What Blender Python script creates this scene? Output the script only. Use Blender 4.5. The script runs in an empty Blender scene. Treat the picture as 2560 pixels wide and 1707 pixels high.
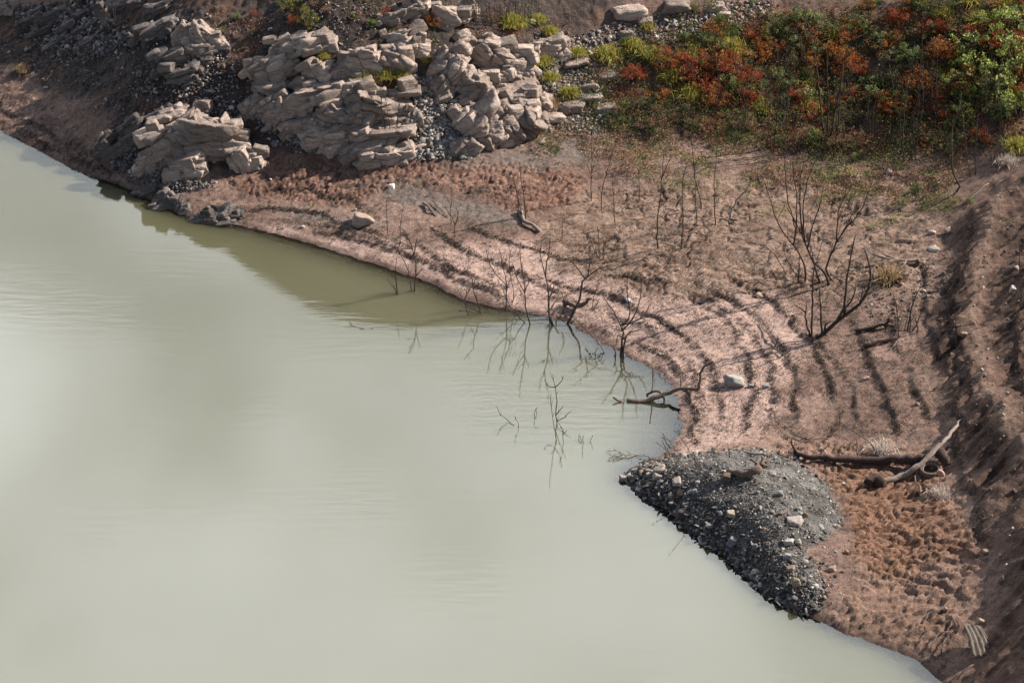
import bpy, bmesh, math, random
import numpy as np
from mathutils import Vector

# ------------------------------------------------------------------ camera, sky, sun, exposure
S = bpy.context.scene
C = S.collection
CAM_Z, PITCH, FPX = 30.0, math.radians(30.0), 1280.0 / math.tan(math.radians(15.0))
cam_d = bpy.data.cameras.new("camera")
cam_d.sensor_width = 36.0
cam_d.lens = 18.0 / math.tan(math.radians(15.0))
cam_d.clip_start = 0.5
cam_d.clip_end = 3000.0
cam = bpy.data.objects.new("camera", cam_d)
cam.location = (0, 0, CAM_Z)
cam.rotation_euler = (math.radians(90.0) - PITCH, 0, 0)
C.objects.link(cam)
S.camera = cam

SUN_EL, SUN_AZ = math.radians(35.0), math.radians(17.0)      # azimuth from +X towards +Y
SUN = Vector((math.cos(SUN_EL) * math.cos(SUN_AZ), math.cos(SUN_EL) * math.sin(SUN_AZ), math.sin(SUN_EL)))
sl = bpy.data.lights.new("sun", 'SUN')
sl.energy = 5.0
sl.angle = math.radians(0.5)
sl.color = (1.0, 0.92, 0.82)
so = bpy.data.objects.new("sun", sl)
so.rotation_euler = SUN.to_track_quat('Z', 'Y').to_euler()
C.objects.link(so)

world = bpy.data.worlds.new("World")
S.world = world
world.use_nodes = True
wn, wl = world.node_tree.nodes, world.node_tree.links
bg = wn['Background']
bg.inputs['Strength'].default_value = 0.05
sky = wn.new('ShaderNodeTexSky')
sky.sky_type = 'NISHITA'
sky.sun_disc = False
sky.sun_elevation = SUN_EL
sky.sun_rotation = math.radians(90.0) - SUN_AZ
sky.air_density = 1.0
sky.dust_density = 1.5
tc = wn.new('ShaderNodeTexCoord')
mp = wn.new('ShaderNodeMapping')
mp.inputs['Scale'].default_value = (1.0, 1.0, 1.9)
mp.inputs['Location'].default_value = (3.1, 0.4, 0.75)
wl.new(tc.outputs['Generated'], mp.inputs['Vector'])
cn = wn.new('ShaderNodeTexNoise')
cn.inputs['Scale'].default_value = 3.3
cn.inputs['Detail'].default_value = 4.0
cn.inputs['Roughness'].default_value = 0.42
cn.inputs['Distortion'].default_value = 0.25
wl.new(mp.outputs['Vector'], cn.inputs['Vector'])
cr = wn.new('ShaderNodeMapRange')
cr.interpolation_type = 'SMOOTHSTEP'
cr.inputs['From Min'].default_value = 0.32
cr.inputs['From Max'].default_value = 0.66
cr.inputs['To Min'].default_value = 0.3
wl.new(cn.outputs['Fac'], cr.inputs['Value'])
# the cloud bank stands over the far shore (+Y); the sky behind the camera is clearer
sep = wn.new('ShaderNodeSeparateXYZ')
wl.new(tc.outputs['Generated'], sep.inputs[0])
bank = wn.new('ShaderNodeMapRange')
bank.interpolation_type = 'SMOOTHSTEP'
bank.inputs['From Min'].default_value = 0.5
bank.inputs['From Max'].default_value = 0.74
bank.inputs['To Min'].default_value = 0.03
wl.new(sep.outputs['Y'], bank.inputs['Value'])
cm = wn.new('ShaderNodeMath'); cm.operation = 'MULTIPLY'
wl.new(cr.outputs[0], cm.inputs[0]); wl.new(bank.outputs[0], cm.inputs[1])
top = wn.new('ShaderNodeMapRange'); top.interpolation_type = 'SMOOTHSTEP'          # and thins out overhead
top.inputs['From Min'].default_value = 0.66; top.inputs['From Max'].default_value = 0.86
top.inputs['To Min'].default_value = 1.0; top.inputs['To Max'].default_value = 0.05
wl.new(sep.outputs['Z'], top.inputs['Value'])
cm2 = wn.new('ShaderNodeMath'); cm2.operation = 'MULTIPLY'
wl.new(cm.outputs[0], cm2.inputs[0]); wl.new(top.outputs[0], cm2.inputs[1])
CLOUD = 61.0
mixc = wn.new('ShaderNodeMix'); mixc.data_type = 'RGBA'
wl.new(cm2.outputs[0], mixc.inputs['Factor'])
wl.new(sky.outputs[0], mixc.inputs[6])
mixc.inputs[7].default_value = (CLOUD * 0.93, CLOUD * 0.975, CLOUD, 1)
wl.new(mixc.outputs[2], bg.inputs['Color'])

S.view_settings.view_transform = 'Standard'
S.view_settings.look = 'None'
S.view_settings.exposure = 0.8
S.view_settings.gamma = 1.0
S.render.engine = 'CYCLES'
S.cycles.max_bounces = 6
S.cycles.transparent_max_bounces = 8
S.cycles.use_denoising = True

# ------------------------------------------------------------------ noise helpers (numpy)
def _u(a): return np.asarray(a).astype(np.int64).astype(np.uint32)
def h3(ix, iy, iz, s=0):
    n = _u(ix) * np.uint32(374761393) + _u(iy) * np.uint32(668265263) + _u(iz) * np.uint32(2147483647 - 58) + np.uint32((s * 1442695041) & 0xffffffff)
    n = (n ^ (n >> np.uint32(13))) * np.uint32(1274126177)
    n = (n ^ (n >> np.uint32(15))) * np.uint32(2246822519)
    n = n ^ (n >> np.uint32(16))
    return n.astype(np.float64) / 4294967296.0
def h2(ix, iy, s=0): return h3(ix, iy, np.zeros_like(ix), s)
def _f(t): return t * t * t * (t * (t * 6 - 15) + 10)
def vn2(x, y, s=0):
    ix, iy = np.floor(x), np.floor(y)
    fx, fy = _f(x - ix), _f(y - iy)
    a, b, c, d = h2(ix, iy, s), h2(ix + 1, iy, s), h2(ix, iy + 1, s), h2(ix + 1, iy + 1, s)
    return (a * (1 - fx) + b * fx) * (1 - fy) + (c * (1 - fx) + d * fx) * fy
def fbm2(x, y, o=4, s=0, g=0.5):
    r = 0; a = 1.0; t = 0
    for k in range(o):
        r = r + a * vn2(x * 2 ** k + 17.3 * k, y * 2 ** k - 9.1 * k, s + k); t += a; a *= g
    return r / t
def vn3(p, s=0):
    i = np.floor(p); f = _f(p - i)
    r = 0
    for dx in (0, 1):
        for dy in (0, 1):
            for dz in (0, 1):
                w = (f[:, 0] if dx else 1 - f[:, 0]) * (f[:, 1] if dy else 1 - f[:, 1]) * (f[:, 2] if dz else 1 - f[:, 2])
                r = r + w * h3(i[:, 0] + dx, i[:, 1] + dy, i[:, 2] + dz, s)
    return r
def fbm3(p, o=4, s=0, g=0.5):
    r = 0; a = 1.0; t = 0
    for k in range(o):
        r = r + a * vn3(p * 2 ** k + 13.7 * k, s + k); t += a; a *= g
    return r / t
def worley(x, y, s=0):
    ix, iy = np.floor(x), np.floor(y)
    F1 = np.full(x.shape, 9.0); F2 = np.full(x.shape, 9.0); ID = np.zeros(x.shape)
    for dx in (-1, 0, 1):
        for dy in (-1, 0, 1):
            cx, cy = ix + dx, iy + dy
            d = np.hypot(cx + .1 + .8 * h2(cx, cy, s) - x, cy + .1 + .8 * h2(cx, cy, s + 7) - y)
            hid = h2(cx, cy, s + 3)
            n = d < F1
            F2 = np.where(n, F1, np.minimum(F2, d)); ID = np.where(n, hid, ID); F1 = np.where(n, d, F1)
    return F1, F2, ID
def sst(a, b, x):
    t = np.clip((x - a) / (b - a), 0, 1); return t * t * (3 - 2 * t)
def lerp(a, b, t): return a + (b - a) * t

# ------------------------------------------------------------------ objects helpers
def mesh_np(name, V, F, mat=None, smooth=False, col=None, attrs=None):
    me = bpy.data.meshes.new(name)
    V = np.asarray(V, np.float32); F = np.asarray(F, np.int32)
    n, k = F.shape
    me.vertices.add(len(V)); me.vertices.foreach_set('co', V.ravel())
    me.loops.add(n * k); me.loops.foreach_set('vertex_index', F.ravel())
    me.polygons.add(n); me.polygons.foreach_set('loop_start', np.arange(0, n * k, k, dtype=np.int32))
    if smooth: me.polygons.foreach_set('use_smooth', np.ones(n, bool))
    me.update(calc_edges=True)
    if col is not None:
        ca = me.color_attributes.new('Col', 'FLOAT_COLOR', 'POINT')
        c4 = np.ones((len(V), 4), np.float32); c4[:, :3] = col
        ca.data.foreach_set('color', c4.ravel())
    for k_, a in (attrs or {}).items():
        at = me.attributes.new(k_, 'FLOAT', 'POINT'); at.data.foreach_set('value', np.asarray(a, np.float32))
    if mat: me.materials.append(mat)
    return me
def put(name, me, loc=(0, 0, 0), parent=None):
    o = bpy.data.objects.new(name, me); C.objects.link(o)
    if parent is not None:
        o.parent = parent; o.location = Vector(loc) - parent.location
    else:
        o.location = loc
    return o
def tag(o, label=None, cat=None, group=None, kind=None):
    if label: o['label'] = label
    if cat: o['category'] = cat
    if group: o['group'] = group
    if kind: o['kind'] = kind
    return o
def thing(name, label, cat, loc, group=None):
    o = bpy.data.objects.new(name, None); o.empty_display_size = 0.2
    C.objects.link(o); o.location = loc
    return tag(o, label, cat, group)
def copy_thing(src, loc, rz, sc, label=None, group=None):
    r = src.copy(); C.objects.link(r)
    r.location = loc; r.rotation_euler = (0, 0, rz)
    r.scale = (sc, sc, sc) if not hasattr(sc, '__len__') else sc
    if label: r['label'] = label
    if group: r['group'] = group
    for ch in list(src.children):
        c = ch.copy(); C.objects.link(c); c.parent = r
    return r

# ------------------------------------------------------------------ material helpers
def nm(name):
    m = bpy.data.materials.new(name); m.use_nodes = True
    nt = m.node_tree; b = nt.nodes['Principled BSDF']
    b.inputs['Roughness'].default_value = 0.9
    b.inputs['Specular IOR Level'].default_value = 0.25
    return m, nt.nodes, nt.links, b
def noise(n, l, scale, detail=4, rough=0.6, vec=None):
    t = n.new('ShaderNodeTexNoise'); t.inputs['Scale'].default_value = scale
    t.inputs['Detail'].default_value = detail; t.inputs['Roughness'].default_value = rough
    if vec is not None: l.new(vec, t.inputs['Vector'])
    return t
def rng_(n, l, src, a, b, c, d):
    m = n.new('ShaderNodeMapRange'); l.new(src, m.inputs['Value'])
    for k, v in zip(('From Min', 'From Max', 'To Min', 'To Max'), (a, b, c, d)): m.inputs[k].default_value = v
    return m.outputs[0]
def mulc(n, l, colsock, facsock):
    m = n.new('ShaderNodeMix'); m.data_type = 'RGBA'; m.blend_type = 'MULTIPLY'; m.inputs['Factor'].default_value = 1
    l.new(colsock, m.inputs[6]); l.new(facsock, m.inputs[7]); return m.outputs[2]
def bump(n, l, hsock, strength, dist, prev=None):
    b = n.new('ShaderNodeBump'); b.inputs['Strength'].default_value = strength; b.inputs['Distance'].default_value = dist
    l.new(hsock, b.inputs['Height'])
    if prev is not None: l.new(prev, b.inputs['Normal'])
    return b.outputs[0]
def soil_material():
    m, n, l, b = nm('soil')
    a = n.new('ShaderNodeAttribute'); a.attribute_name = 'Col'
    t = n.new('ShaderNodeTexCoord')
    n1 = noise(n, l, 6, 6, 0.7, t.outputs['Object']); n2 = noise(n, l, 28, 4, 0.7, t.outputs['Object'])
    c = mulc(n, l, a.outputs['Color'], rng_(n, l, n1.outputs['Fac'], .28, .72, .55, 1.4))
    c = mulc(n, l, c, rng_(n, l, n2.outputs['Fac'], .3, .7, .6, 1.35))
    l.new(c, b.inputs['Base Color'])
    bn = bump(n, l, n1.outputs['Fac'], 1.0, 0.12); bn = bump(n, l, n2.outputs['Fac'], 1.0, 0.05, bn)
    l.new(bn, b.inputs['Normal'])
    return m
def rock_material(name, c1, c2, c3, strata):
    m, n, l, b = nm(name)
    t = n.new('ShaderNodeTexCoord')
    mp = n.new('ShaderNodeMapping'); mp.inputs['Rotation'].default_value = (math.radians(22), math.radians(strata), 0)
    mp.inputs['Scale'].default_value = (0.7, 0.9, 6.0)
    l.new(t.outputs['Object'], mp.inputs['Vector'])
    ns = noise(n, l, 2.2, 6, 0.65, mp.outputs['Vector'])
    nb = noise(n, l, 1.1, 4, 0.6, t.outputs['Object'])
    nf = noise(n, l, 14, 5, 0.7, t.outputs['Object'])
    r = n.new('ShaderNodeValToRGB')
    r.color_ramp.elements[0].position = 0.33; r.color_ramp.elements[0].color = (*c2, 1)
    r.color_ramp.elements[1].position = 0.58; r.color_ramp.elements[1].color = (*c1, 1)
    e = r.color_ramp.elements.new(0.74); e.color = (*c3, 1)
    mx = n.new('ShaderNodeMath'); mx.operation = 'ADD'
    l.new(rng_(n, l, ns.outputs['Fac'], 0, 1, 0, .6), mx.inputs[0]); l.new(rng_(n, l, nb.outputs['Fac'], 0, 1, 0, .45), mx.inputs[1])
    l.new(mx.outputs[0], r.inputs['Fac'])
    c = mulc(n, l, r.outputs['Color'], rng_(n, l, nf.outputs['Fac'], .3, .7, .78, 1.18))
    oi = n.new('ShaderNodeObjectInfo'); c = mulc(n, l, c, rng_(n, l, oi.outputs['Random'], 0, 1, .62, 1.15))
    l.new(c, b.inputs['Base Color'])
    bn = bump(n, l, ns.outputs['Fac'], 1.0, 0.12); bn = bump(n, l, nf.outputs['Fac'], 1.0, 0.06, bn)
    l.new(bn, b.inputs['Normal'])
    return m
def attr_material(name, rough=0.85, trans=0.0, bumps=True):
    m, n, l, b = nm(name)
    a = n.new('ShaderNodeAttribute'); a.attribute_name = 'Col'
    b.inputs['Roughness'].default_value = rough
    if trans:
        b.inputs['Specular IOR Level'].default_value = .08
        l.new(a.outputs['Color'], b.inputs['Base Color'])
        tr = n.new('ShaderNodeBsdfTranslucent'); l.new(a.outputs['Color'], tr.inputs['Color'])
        mx = n.new('ShaderNodeMixShader'); mx.inputs[0].default_value = trans
        l.new(b.outputs[0], mx.inputs[1]); l.new(tr.outputs[0], mx.inputs[2])
        l.new(mx.outputs[0], n['Material Output'].inputs['Surface'])
    else:
        t = n.new('ShaderNodeTexCoord'); nf = noise(n, l, 22, 4, 0.65, t.outputs['Object'])
        l.new(mulc(n, l, a.outputs['Color'], rng_(n, l, nf.outputs['Fac'], .3, .7, .75, 1.2)), b.inputs['Base Color'])
        if bumps: l.new(bump(n, l, nf.outputs['Fac'], 0.6, 0.03), b.inputs['Normal'])
    return m
def bark_material(name, c1, c2):
    m, n, l, b = nm(name)
    t = n.new('ShaderNodeTexCoord')
    mp = n.new('ShaderNodeMapping'); mp.inputs['Scale'].default_value = (6, 6, 1.2); l.new(t.outputs['Object'], mp.inputs['Vector'])
    ns = noise(n, l, 4, 5, 0.7, mp.outputs['Vector'])
    r = n.new('ShaderNodeValToRGB')
    r.color_ramp.elements[0].position = .3; r.color_ramp.elements[0].color = (*c1, 1)
    r.color_ramp.elements[1].position = .72; r.color_ramp.elements[1].color = (*c2, 1)
    l.new(ns.outputs['Fac'], r.inputs['Fac']); l.new(r.outputs[0], b.inputs['Base Color'])
    l.new(bump(n, l, ns.outputs['Fac'], .7, .03), b.inputs['Normal'])
    return m

M_SOIL = soil_material()
M_ROCK = rock_material('pale_layered_rock', (.52, .41, .345), (.22, .165, .138), (.64, .55, .48), -24)
M_ROCKD = rock_material('grey_brown_rock', (.21, .175, .16), (.085, .07, .066), (.40, .355, .325), -25)
M_STONE = attr_material('loose_stone')
M_LEAF = attr_material('leaf', 0.6, 0.35)
M_BARK = bark_material('dark_bark', (.035, .024, .02), (.10, .075, .062))
M_BARKB = bark_material('brown_bark', (.09, .06, .048), (.22, .16, .125))
M_PALE = bark_material('bleached_wood', (.17, .13, .105), (.36, .29, .245))
M_DARKWOOD = bark_material('wet_wood', (.03, .02, .018), (.11, .07, .055))

# ------------------------------------------------------------------ from a pixel of the photograph to a place on the ground
SP, CP = math.sin(PITCH), math.cos(PITCH)
def rayd(px, py):
    u = (np.asarray(px, float) - 1280.0) / FPX; v = (853.5 - np.asarray(py, float)) / FPX
    return np.stack([u, CP + v * SP, -SP + v * CP], -1)
def at_z(px, py, z=0.0):
    d = rayd(px, py); t = (CAM_Z - z) / -d[..., 2]
    return d * t[..., None] + np.array([0, 0, CAM_Z])

SHORE = [(-420,140),(-150,255),(0,328),(65,365),(141,405),(218,437),(326,474),(359,495),(435,528),(480,548),(566,558),(600,564),(690,586),(778,611),(860,636),(942,662),(1046,695),(1110,728),(1165,754),(1210,764),(1290,776),(1345,788),(1420,812),(1474,838),(1525,874),(1576,897),(1631,926),(1678,968),(1703,1015),(1699,1056),(1685,1107),(1661,1140),(1625,1160),(1556,1183),(1556,1204),(1596,1243),(1643,1270),(1691,1303),(1723,1335),(1774,1367),(1819,1403),(1854,1434),(1883,1469),(1915,1495),(1972,1530),(2030,1546),(2089,1572),(2122,1601),(2206,1627),(2261,1643),(2312,1672),(2351,1707),(2400,1790),(2440,1880)]
CTRL = [(-200,440,-.9),(0,450,-.9),(300,570,-.9),(500,660,-.9),(800,760,-.9),(1050,860,-.9),(1330,940,-.75),(1500,1020,-.6),(1610,1050,-.13),(1650,1010,-.06),(1640,1100,-.1),(1560,1120,-.25),(1430,1200,-1.2),(1600,1360,-1.0),(1760,1500,-1.0),(1900,1620,-1.0),(2150,1720,-.8),(2200,1900,-1.2),
 (800,1200,-3),(300,900,-3),(0,1707,-4),(1300,1700,-3),(-500,700,-3),(700,1707,-4),
 (0,255,.38),(0,200,.8),(0,100,1.45),(0,0,2.2),(-300,100,1.0),(-300,-60,2.4),(150,330,.45),(150,230,1.1),(150,100,2.0),(150,0,2.8),
 (300,400,.55),(300,300,1.4),(300,150,2.55),(300,0,3.6),(500,430,.85),(500,330,1.7),(500,200,3.0),(500,100,4.0),(500,0,4.8),(400,440,.55),
 (650,500,.45),(650,400,1.1),(650,250,2.6),(650,100,4.1),(650,0,5.0),
 (800,500,.55),(800,410,1.15),(800,250,2.9),(800,120,4.4),(800,0,5.6),(950,600,.35),(950,480,.8),(950,380,1.5),
 (1100,560,.6),(1100,400,1.5),(1100,250,2.9),(1100,100,4.5),(1100,0,5.5),(1250,650,.45),(1250,500,.95),
 (1400,650,.5),(1400,450,1.15),(1400,330,1.8),(1400,200,2.9),(1400,0,4.9),(1550,800,.25),(1550,600,.75),
 (1700,800,.48),(1700,600,.95),(1700,450,1.3),(1700,330,1.85),(1700,200,2.9),(1700,0,4.8),(1750,950,.16),(1780,1080,.16),
 (1850,1080,.25),(1900,950,.40),(1850,700,.8),(2000,800,.74),(2000,600,1.08),(2000,450,1.4),(2000,350,1.8),(2000,200,2.9),(2000,0,4.8),
 (2050,1100,.42),(2080,950,.66),(2150,1500,.22),(2200,1300,.45),(2330,1560,.35),(2250,1200,.58),(2200,1000,.9),(2200,850,1.05),(2200,700,1.25),(2250,550,1.55),(2300,420,1.95),(2300,250,3.1),(2300,0,5.2),
 (2330,1000,1.15),(2330,780,1.4),(2340,640,1.65),(2410,1250,1.05),(2450,1500,.75),(2420,1620,.3),
 (2560,1000,2.1),(2560,700,2.6),(2560,1300,1.75),(2560,1600,1.0),(2560,450,3.1),(2480,1000,1.55),(2480,800,1.85),(2460,620,2.0),(2500,420,2.6),(2500,200,3.9),(2560,0,5.8),
 (2720,1000,2.9),(2720,600,3.6),(2720,1500,2.1),(2900,1000,3.8),(2900,400,4.6),(2900,1600,2.8),(3200,1000,4.2)]
FAR = [(0,86,17.9),(0,100,26),(-10,86,17.8),(-20,84,8.0),(-30,92,8),(16,84,12.5),(30,90,15),(30,110,28),(-60,90,4),(60,95,18),(0,130,33),(90,70,9),(60,40,4.5),(25,40,3.4),(25,52,4.2),(35,60,5),(-90,60,-3),(-60,30,-5),(0,20,-5),(-40,0,-5),(30,10,-1),(-60,130,9),(60,130,30),(40,25,2.5),(120,120,20),(-130,110,2),(0,-40,-5)]
def _ctrl():
    P = []
    for px, py in SHORE:
        p = at_z(px, py, 0.0); P.append((p[0], p[1], 0.0))
    for px, py, z in CTRL:
        p = at_z(px, py, z); P.append((p[0], p[1], z))
    return np.array(P + FAR, float)
CT = _ctrl()
def _phi(r2): return r2 * np.log(r2 + 1e-9)
def _tps(ct, lam=0.02):
    n = len(ct); X = ct[:, :2] / 10.0
    K = _phi(((X[:, None] - X[None]) ** 2).sum(-1)) + lam * np.eye(n)
    Pm = np.hstack([np.ones((n, 1)), X])
    A = np.zeros((n + 3, n + 3)); A[:n, :n] = K; A[:n, n:] = Pm; A[n:, :n] = Pm.T
    return X, np.linalg.solve(A, np.concatenate([ct[:, 2], np.zeros(3)]))
TX, TW = _tps(CT)
def tps(x, y):
    x = np.asarray(x, float).ravel() / 10; y = np.asarray(y, float).ravel() / 10
    out = np.empty(len(x))
    for s in range(0, len(x), 40000):
        a, b = x[s:s + 40000], y[s:s + 40000]
        r2 = (a[:, None] - TX[None, :, 0]) ** 2 + (b[:, None] - TX[None, :, 1]) ** 2
        out[s:s + 40000] = _phi(r2) @ TW[:-3] + TW[-3] + TW[-2] * a + TW[-1] * b
    return out
def seg_dist(x, y, pts):
    d = np.full(np.shape(x), 1e9)
    for (ax, ay), (bx, by) in zip(pts[:-1], pts[1:]):
        vx, vy = bx - ax, by - ay
        t = np.clip(((x - ax) * vx + (y - ay) * vy) / (vx * vx + vy * vy + 1e-12), 0, 1)
        d = np.minimum(d, np.hypot(x - ax - t * vx, y - ay - t * vy))
    return d
def poly_sd(x, y, pts):                                        # positive inside
    ins = np.zeros(np.shape(x), bool)
    q = list(pts) + [pts[0]]
    for (ax, ay), (bx, by) in zip(q[:-1], q[1:]):
        c = ((ay > y) != (by > y)) & (x < (bx - ax) * (y - ay) / (by - ay + 1e-12) + ax)
        ins ^= c
    d = seg_dist(x, y, q)
    return np.where(ins, d, -d)

def base_raw(x, y):
    z = tps(x, y)
    d = np.hypot(x, y - 60.0)
    w = sst(75, 130, d)
    far = np.where((x > 20) | (y > 75), np.clip(8 + .3 * (y - 70), 6, 34) + 4 * vn2(x / 60, y / 60, 5), -6.0)
    return np.clip(lerp(z, far, w), -6, 42)
HX0, HY0, HS, HNX, HNY = -45.0, 22.0, 0.2, 460, 400
_gx, _gy = np.meshgrid(HX0 + HS * np.arange(HNX), HY0 + HS * np.arange(HNY))
HG = base_raw(_gx.ravel(), _gy.ravel()).reshape(HNY, HNX)
def H(x, y):
    fx = np.clip((np.asarray(x, float) - HX0) / HS, 0, HNX - 1.001); fy = np.clip((np.asarray(y, float) - HY0) / HS, 0, HNY - 1.001)
    ix, iy = fx.astype(int), fy.astype(int); fx = fx - ix; fy = fy - iy
    return (HG[iy, ix] * (1 - fx) + HG[iy, ix + 1] * fx) * (1 - fy) + (HG[iy + 1, ix] * (1 - fx) + HG[iy + 1, ix + 1] * fx) * fy
_T = np.arange(38.0, 125.0, 0.06)
def ground(px, py, water=True):
    d = rayd(px, py)
    p = d[None] * _T[:, None]; p[:, 2] += CAM_Z
    h = H(p[:, 0], p[:, 1])
    if water: h = np.maximum(h, 0.0)
    k = int(np.argmax(p[:, 2] < h)); k = max(k, 1)
    a, b = p[k - 1, 2] - h[k - 1], p[k, 2] - h[k]
    t = _T[k - 1] + (_T[k] - _T[k - 1]) * a / (a - b + 1e-12)
    q = d * t; q[2] += CAM_Z
    return q
def gpoly(pts): return [tuple(ground(px, py)[:2]) for px, py in pts]
def mpp(p): return math.sqrt(p[0] ** 2 + p[1] ** 2 + (p[2] - CAM_Z) ** 2) / FPX      # metres per photo pixel

# heap of shale and the sunlit ridge on the right bank are part of the base shape
P_HEAP = gpoly([(1552,1192),(1640,1156),(1740,1130),(1880,1122),(1990,1150),(2070,1215),(2110,1300),(2060,1345),(2010,1375),(2050,1430),(2065,1480),(2040,1530),(1972,1532),(1915,1497),(1854,1436),(1819,1405),(1774,1369),(1723,1337),(1691,1305),(1643,1272),(1596,1245)])
L_RIDGE = gpoly([(2475,520),(2455,640),(2420,800),(2440,900),(2470,990),(2520,1070),(2560,1150)])
def extra(x, y):
    s = poly_sd(x, y, P_HEAP)
    b = 0.52 * (1 - np.exp(-np.clip(s, 0, None) * 0.75)) * sst(0, 0.3, s)
    r = seg_dist(x, y, L_RIDGE)
    b = b + 0.17 * np.exp(-(r / 0.38) ** 2) - 0.07 * np.exp(-((r - 1.3) / 0.6) ** 2) * (x > 11)
    return b
HG = HG + extra(_gx.ravel(), _gy.ravel()).reshape(HNY, HNX)

P_CLOD = gpoly([(1890,1155),(1960,1120),(2060,1100),(2200,1105),(2320,1130),(2400,1240),(2450,1390),(2440,1540),(2380,1610),(2300,1650),(2220,1625),(2120,1595),(2080,1560),(2130,1450),(2130,1330),(2090,1240),(2000,1165)])
P_CLODI = gpoly([(2060,1200),(2120,1160),(2300,1180),(2400,1290),(2420,1390),(2300,1420),(2180,1440),(2130,1330)])
P_BAND = gpoly([(640,380),(760,385),(900,410),(1100,390),(1300,400),(1480,440),(1420,520),(1310,545),(1180,500),(1000,470),(860,520),(700,500),(600,510),(560,440)])
P_CRACK = gpoly([(1320,560),(1480,470),(1750,450),(2050,420),(2330,450),(2330,640),(2280,740),(2100,760),(1950,720),(1800,760),(1600,740),(1400,680)])
P_PINK = gpoly([(560,560),(700,560),(900,600),(1100,620),(1300,600),(1600,640),(1900,690),(2030,830),(1960,1000),(1880,1100),(1640,1160),(1700,1050),(1640,920),(1480,820),(1250,760),(1100,710),(950,650)])
P_SLOPE = gpoly([(2560,420),(2440,500),(2380,600),(2330,720),(2330,900),(2380,1050),(2430,1230),(2490,1400),(2490,1540),(2420,1707),(2700,1707),(2900,1000),(2700,400)])
P_HILL = gpoly([(-300,170),(0,185),(160,225),(280,290),(240,370),(330,450),(450,440),(660,440),(680,380),(900,400),(1120,385),(1320,350),(1400,300),(1400,150),(1560,0),(1400,-60),(400,-60),(-300,-60)])
P_VEG = gpoly([(1500,120),(1700,40),(1900,0),(2400,-50),(2700,-60),(2640,360),(2480,390),(2300,400),(2100,370),(1900,360),(1700,340),(1500,320),(1400,280),(1480,200)])
P_GREY = [gpoly([(930,470),(1040,455),(1130,490),(1240,510),(1330,560),(1250,580),(1100,540),(960,510)]), gpoly([(1100,390),(1300,370),(1500,330),(1560,380),(1400,420),(1250,420),(1120,430)]), gpoly([(700,520),(850,530),(1000,560),(900,580),(740,560)])]
P_LEFTMUD = gpoly([(-300,180),(0,200),(120,250),(240,330),(330,450),(218,437),(65,365),(0,330),(-150,257)])

# old shorelines cut into the silt, each a small ledge whose upper side lies to the left of its direction
STRAND = [[(600,519),(690,522),(778,531),(853,555),(898,570),(972,592),(1046,618)],[(778,570),(853,590),(906,605),(987,629),(1031,644),(1106,677),(1150,700),(1204,723),(1290,752)],
 [(1000,575),(1046,602),(1091,641),(1150,677),(1240,716)],[(1076,567),(1165,626),(1255,662),(1330,700),(1420,735)],[(1339,772),(1440,800),(1524,830),(1600,860),(1668,890),(1720,958),(1741,1045),(1731,1110)],
 [(1330,690),(1417,709),(1468,721),(1557,748),(1640,790),(1730,850),(1790,930),(1805,1020),(1790,1095)],[(1498,686),(1581,692),(1640,700),(1736,740),(1828,815),(1872,895),(1885,1000),(1860,1092)],
 [(1741,707),(1830,750),(1894,795),(1959,871),(1992,947),(1992,1034),(1962,1099)],[(1829,697),(1900,735),(1975,790),(2030,860),(2075,936),(2098,1012),(2080,1090)],
 [(2035,840),(2090,905),(2133,970),(2150,1067)],[(2130,800),(2165,870),(2199,947),(2232,1034),(2250,1092)],[(2218,800),(2250,880),(2286,966),(2318,1065)],[(2318,640),(2310,740),(2340,871),(2380,980),(2420,1090)],
 [(660,470),(760,480),(860,500),(940,530)],[(1150,560),(1250,600),(1380,640),(1480,660)],[(0,300),(90,350),(180,395),(280,440)],[(-60,240),(60,300),(160,350),(250,400)]]
STRAND += [[(2395,640),(2372,760),(2395,900),(2440,1020),(2490,1130)],[(2440,520),(2418,620),(2398,740)],[(2535,780),(2545,900),(2575,1040)],[(2350,1000),(2390,1130),(2440,1250),(2470,1380)]]
STRAND = [gpoly(l) for l in STRAND]
def _mid(A, B):
    f = lambda L, t: (np.interp(t, np.linspace(0, 1, len(L)), [p[0] for p in L]), np.interp(t, np.linspace(0, 1, len(L)), [p[1] for p in L]))
    return [tuple((np.array(f(A, t)) + np.array(f(B, t))) / 2) for t in np.linspace(0, 1, 7)]
STRAND += [_mid(STRAND[a], STRAND[b]) for a, b in ((4,5),(6,7),(0,1))]
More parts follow.
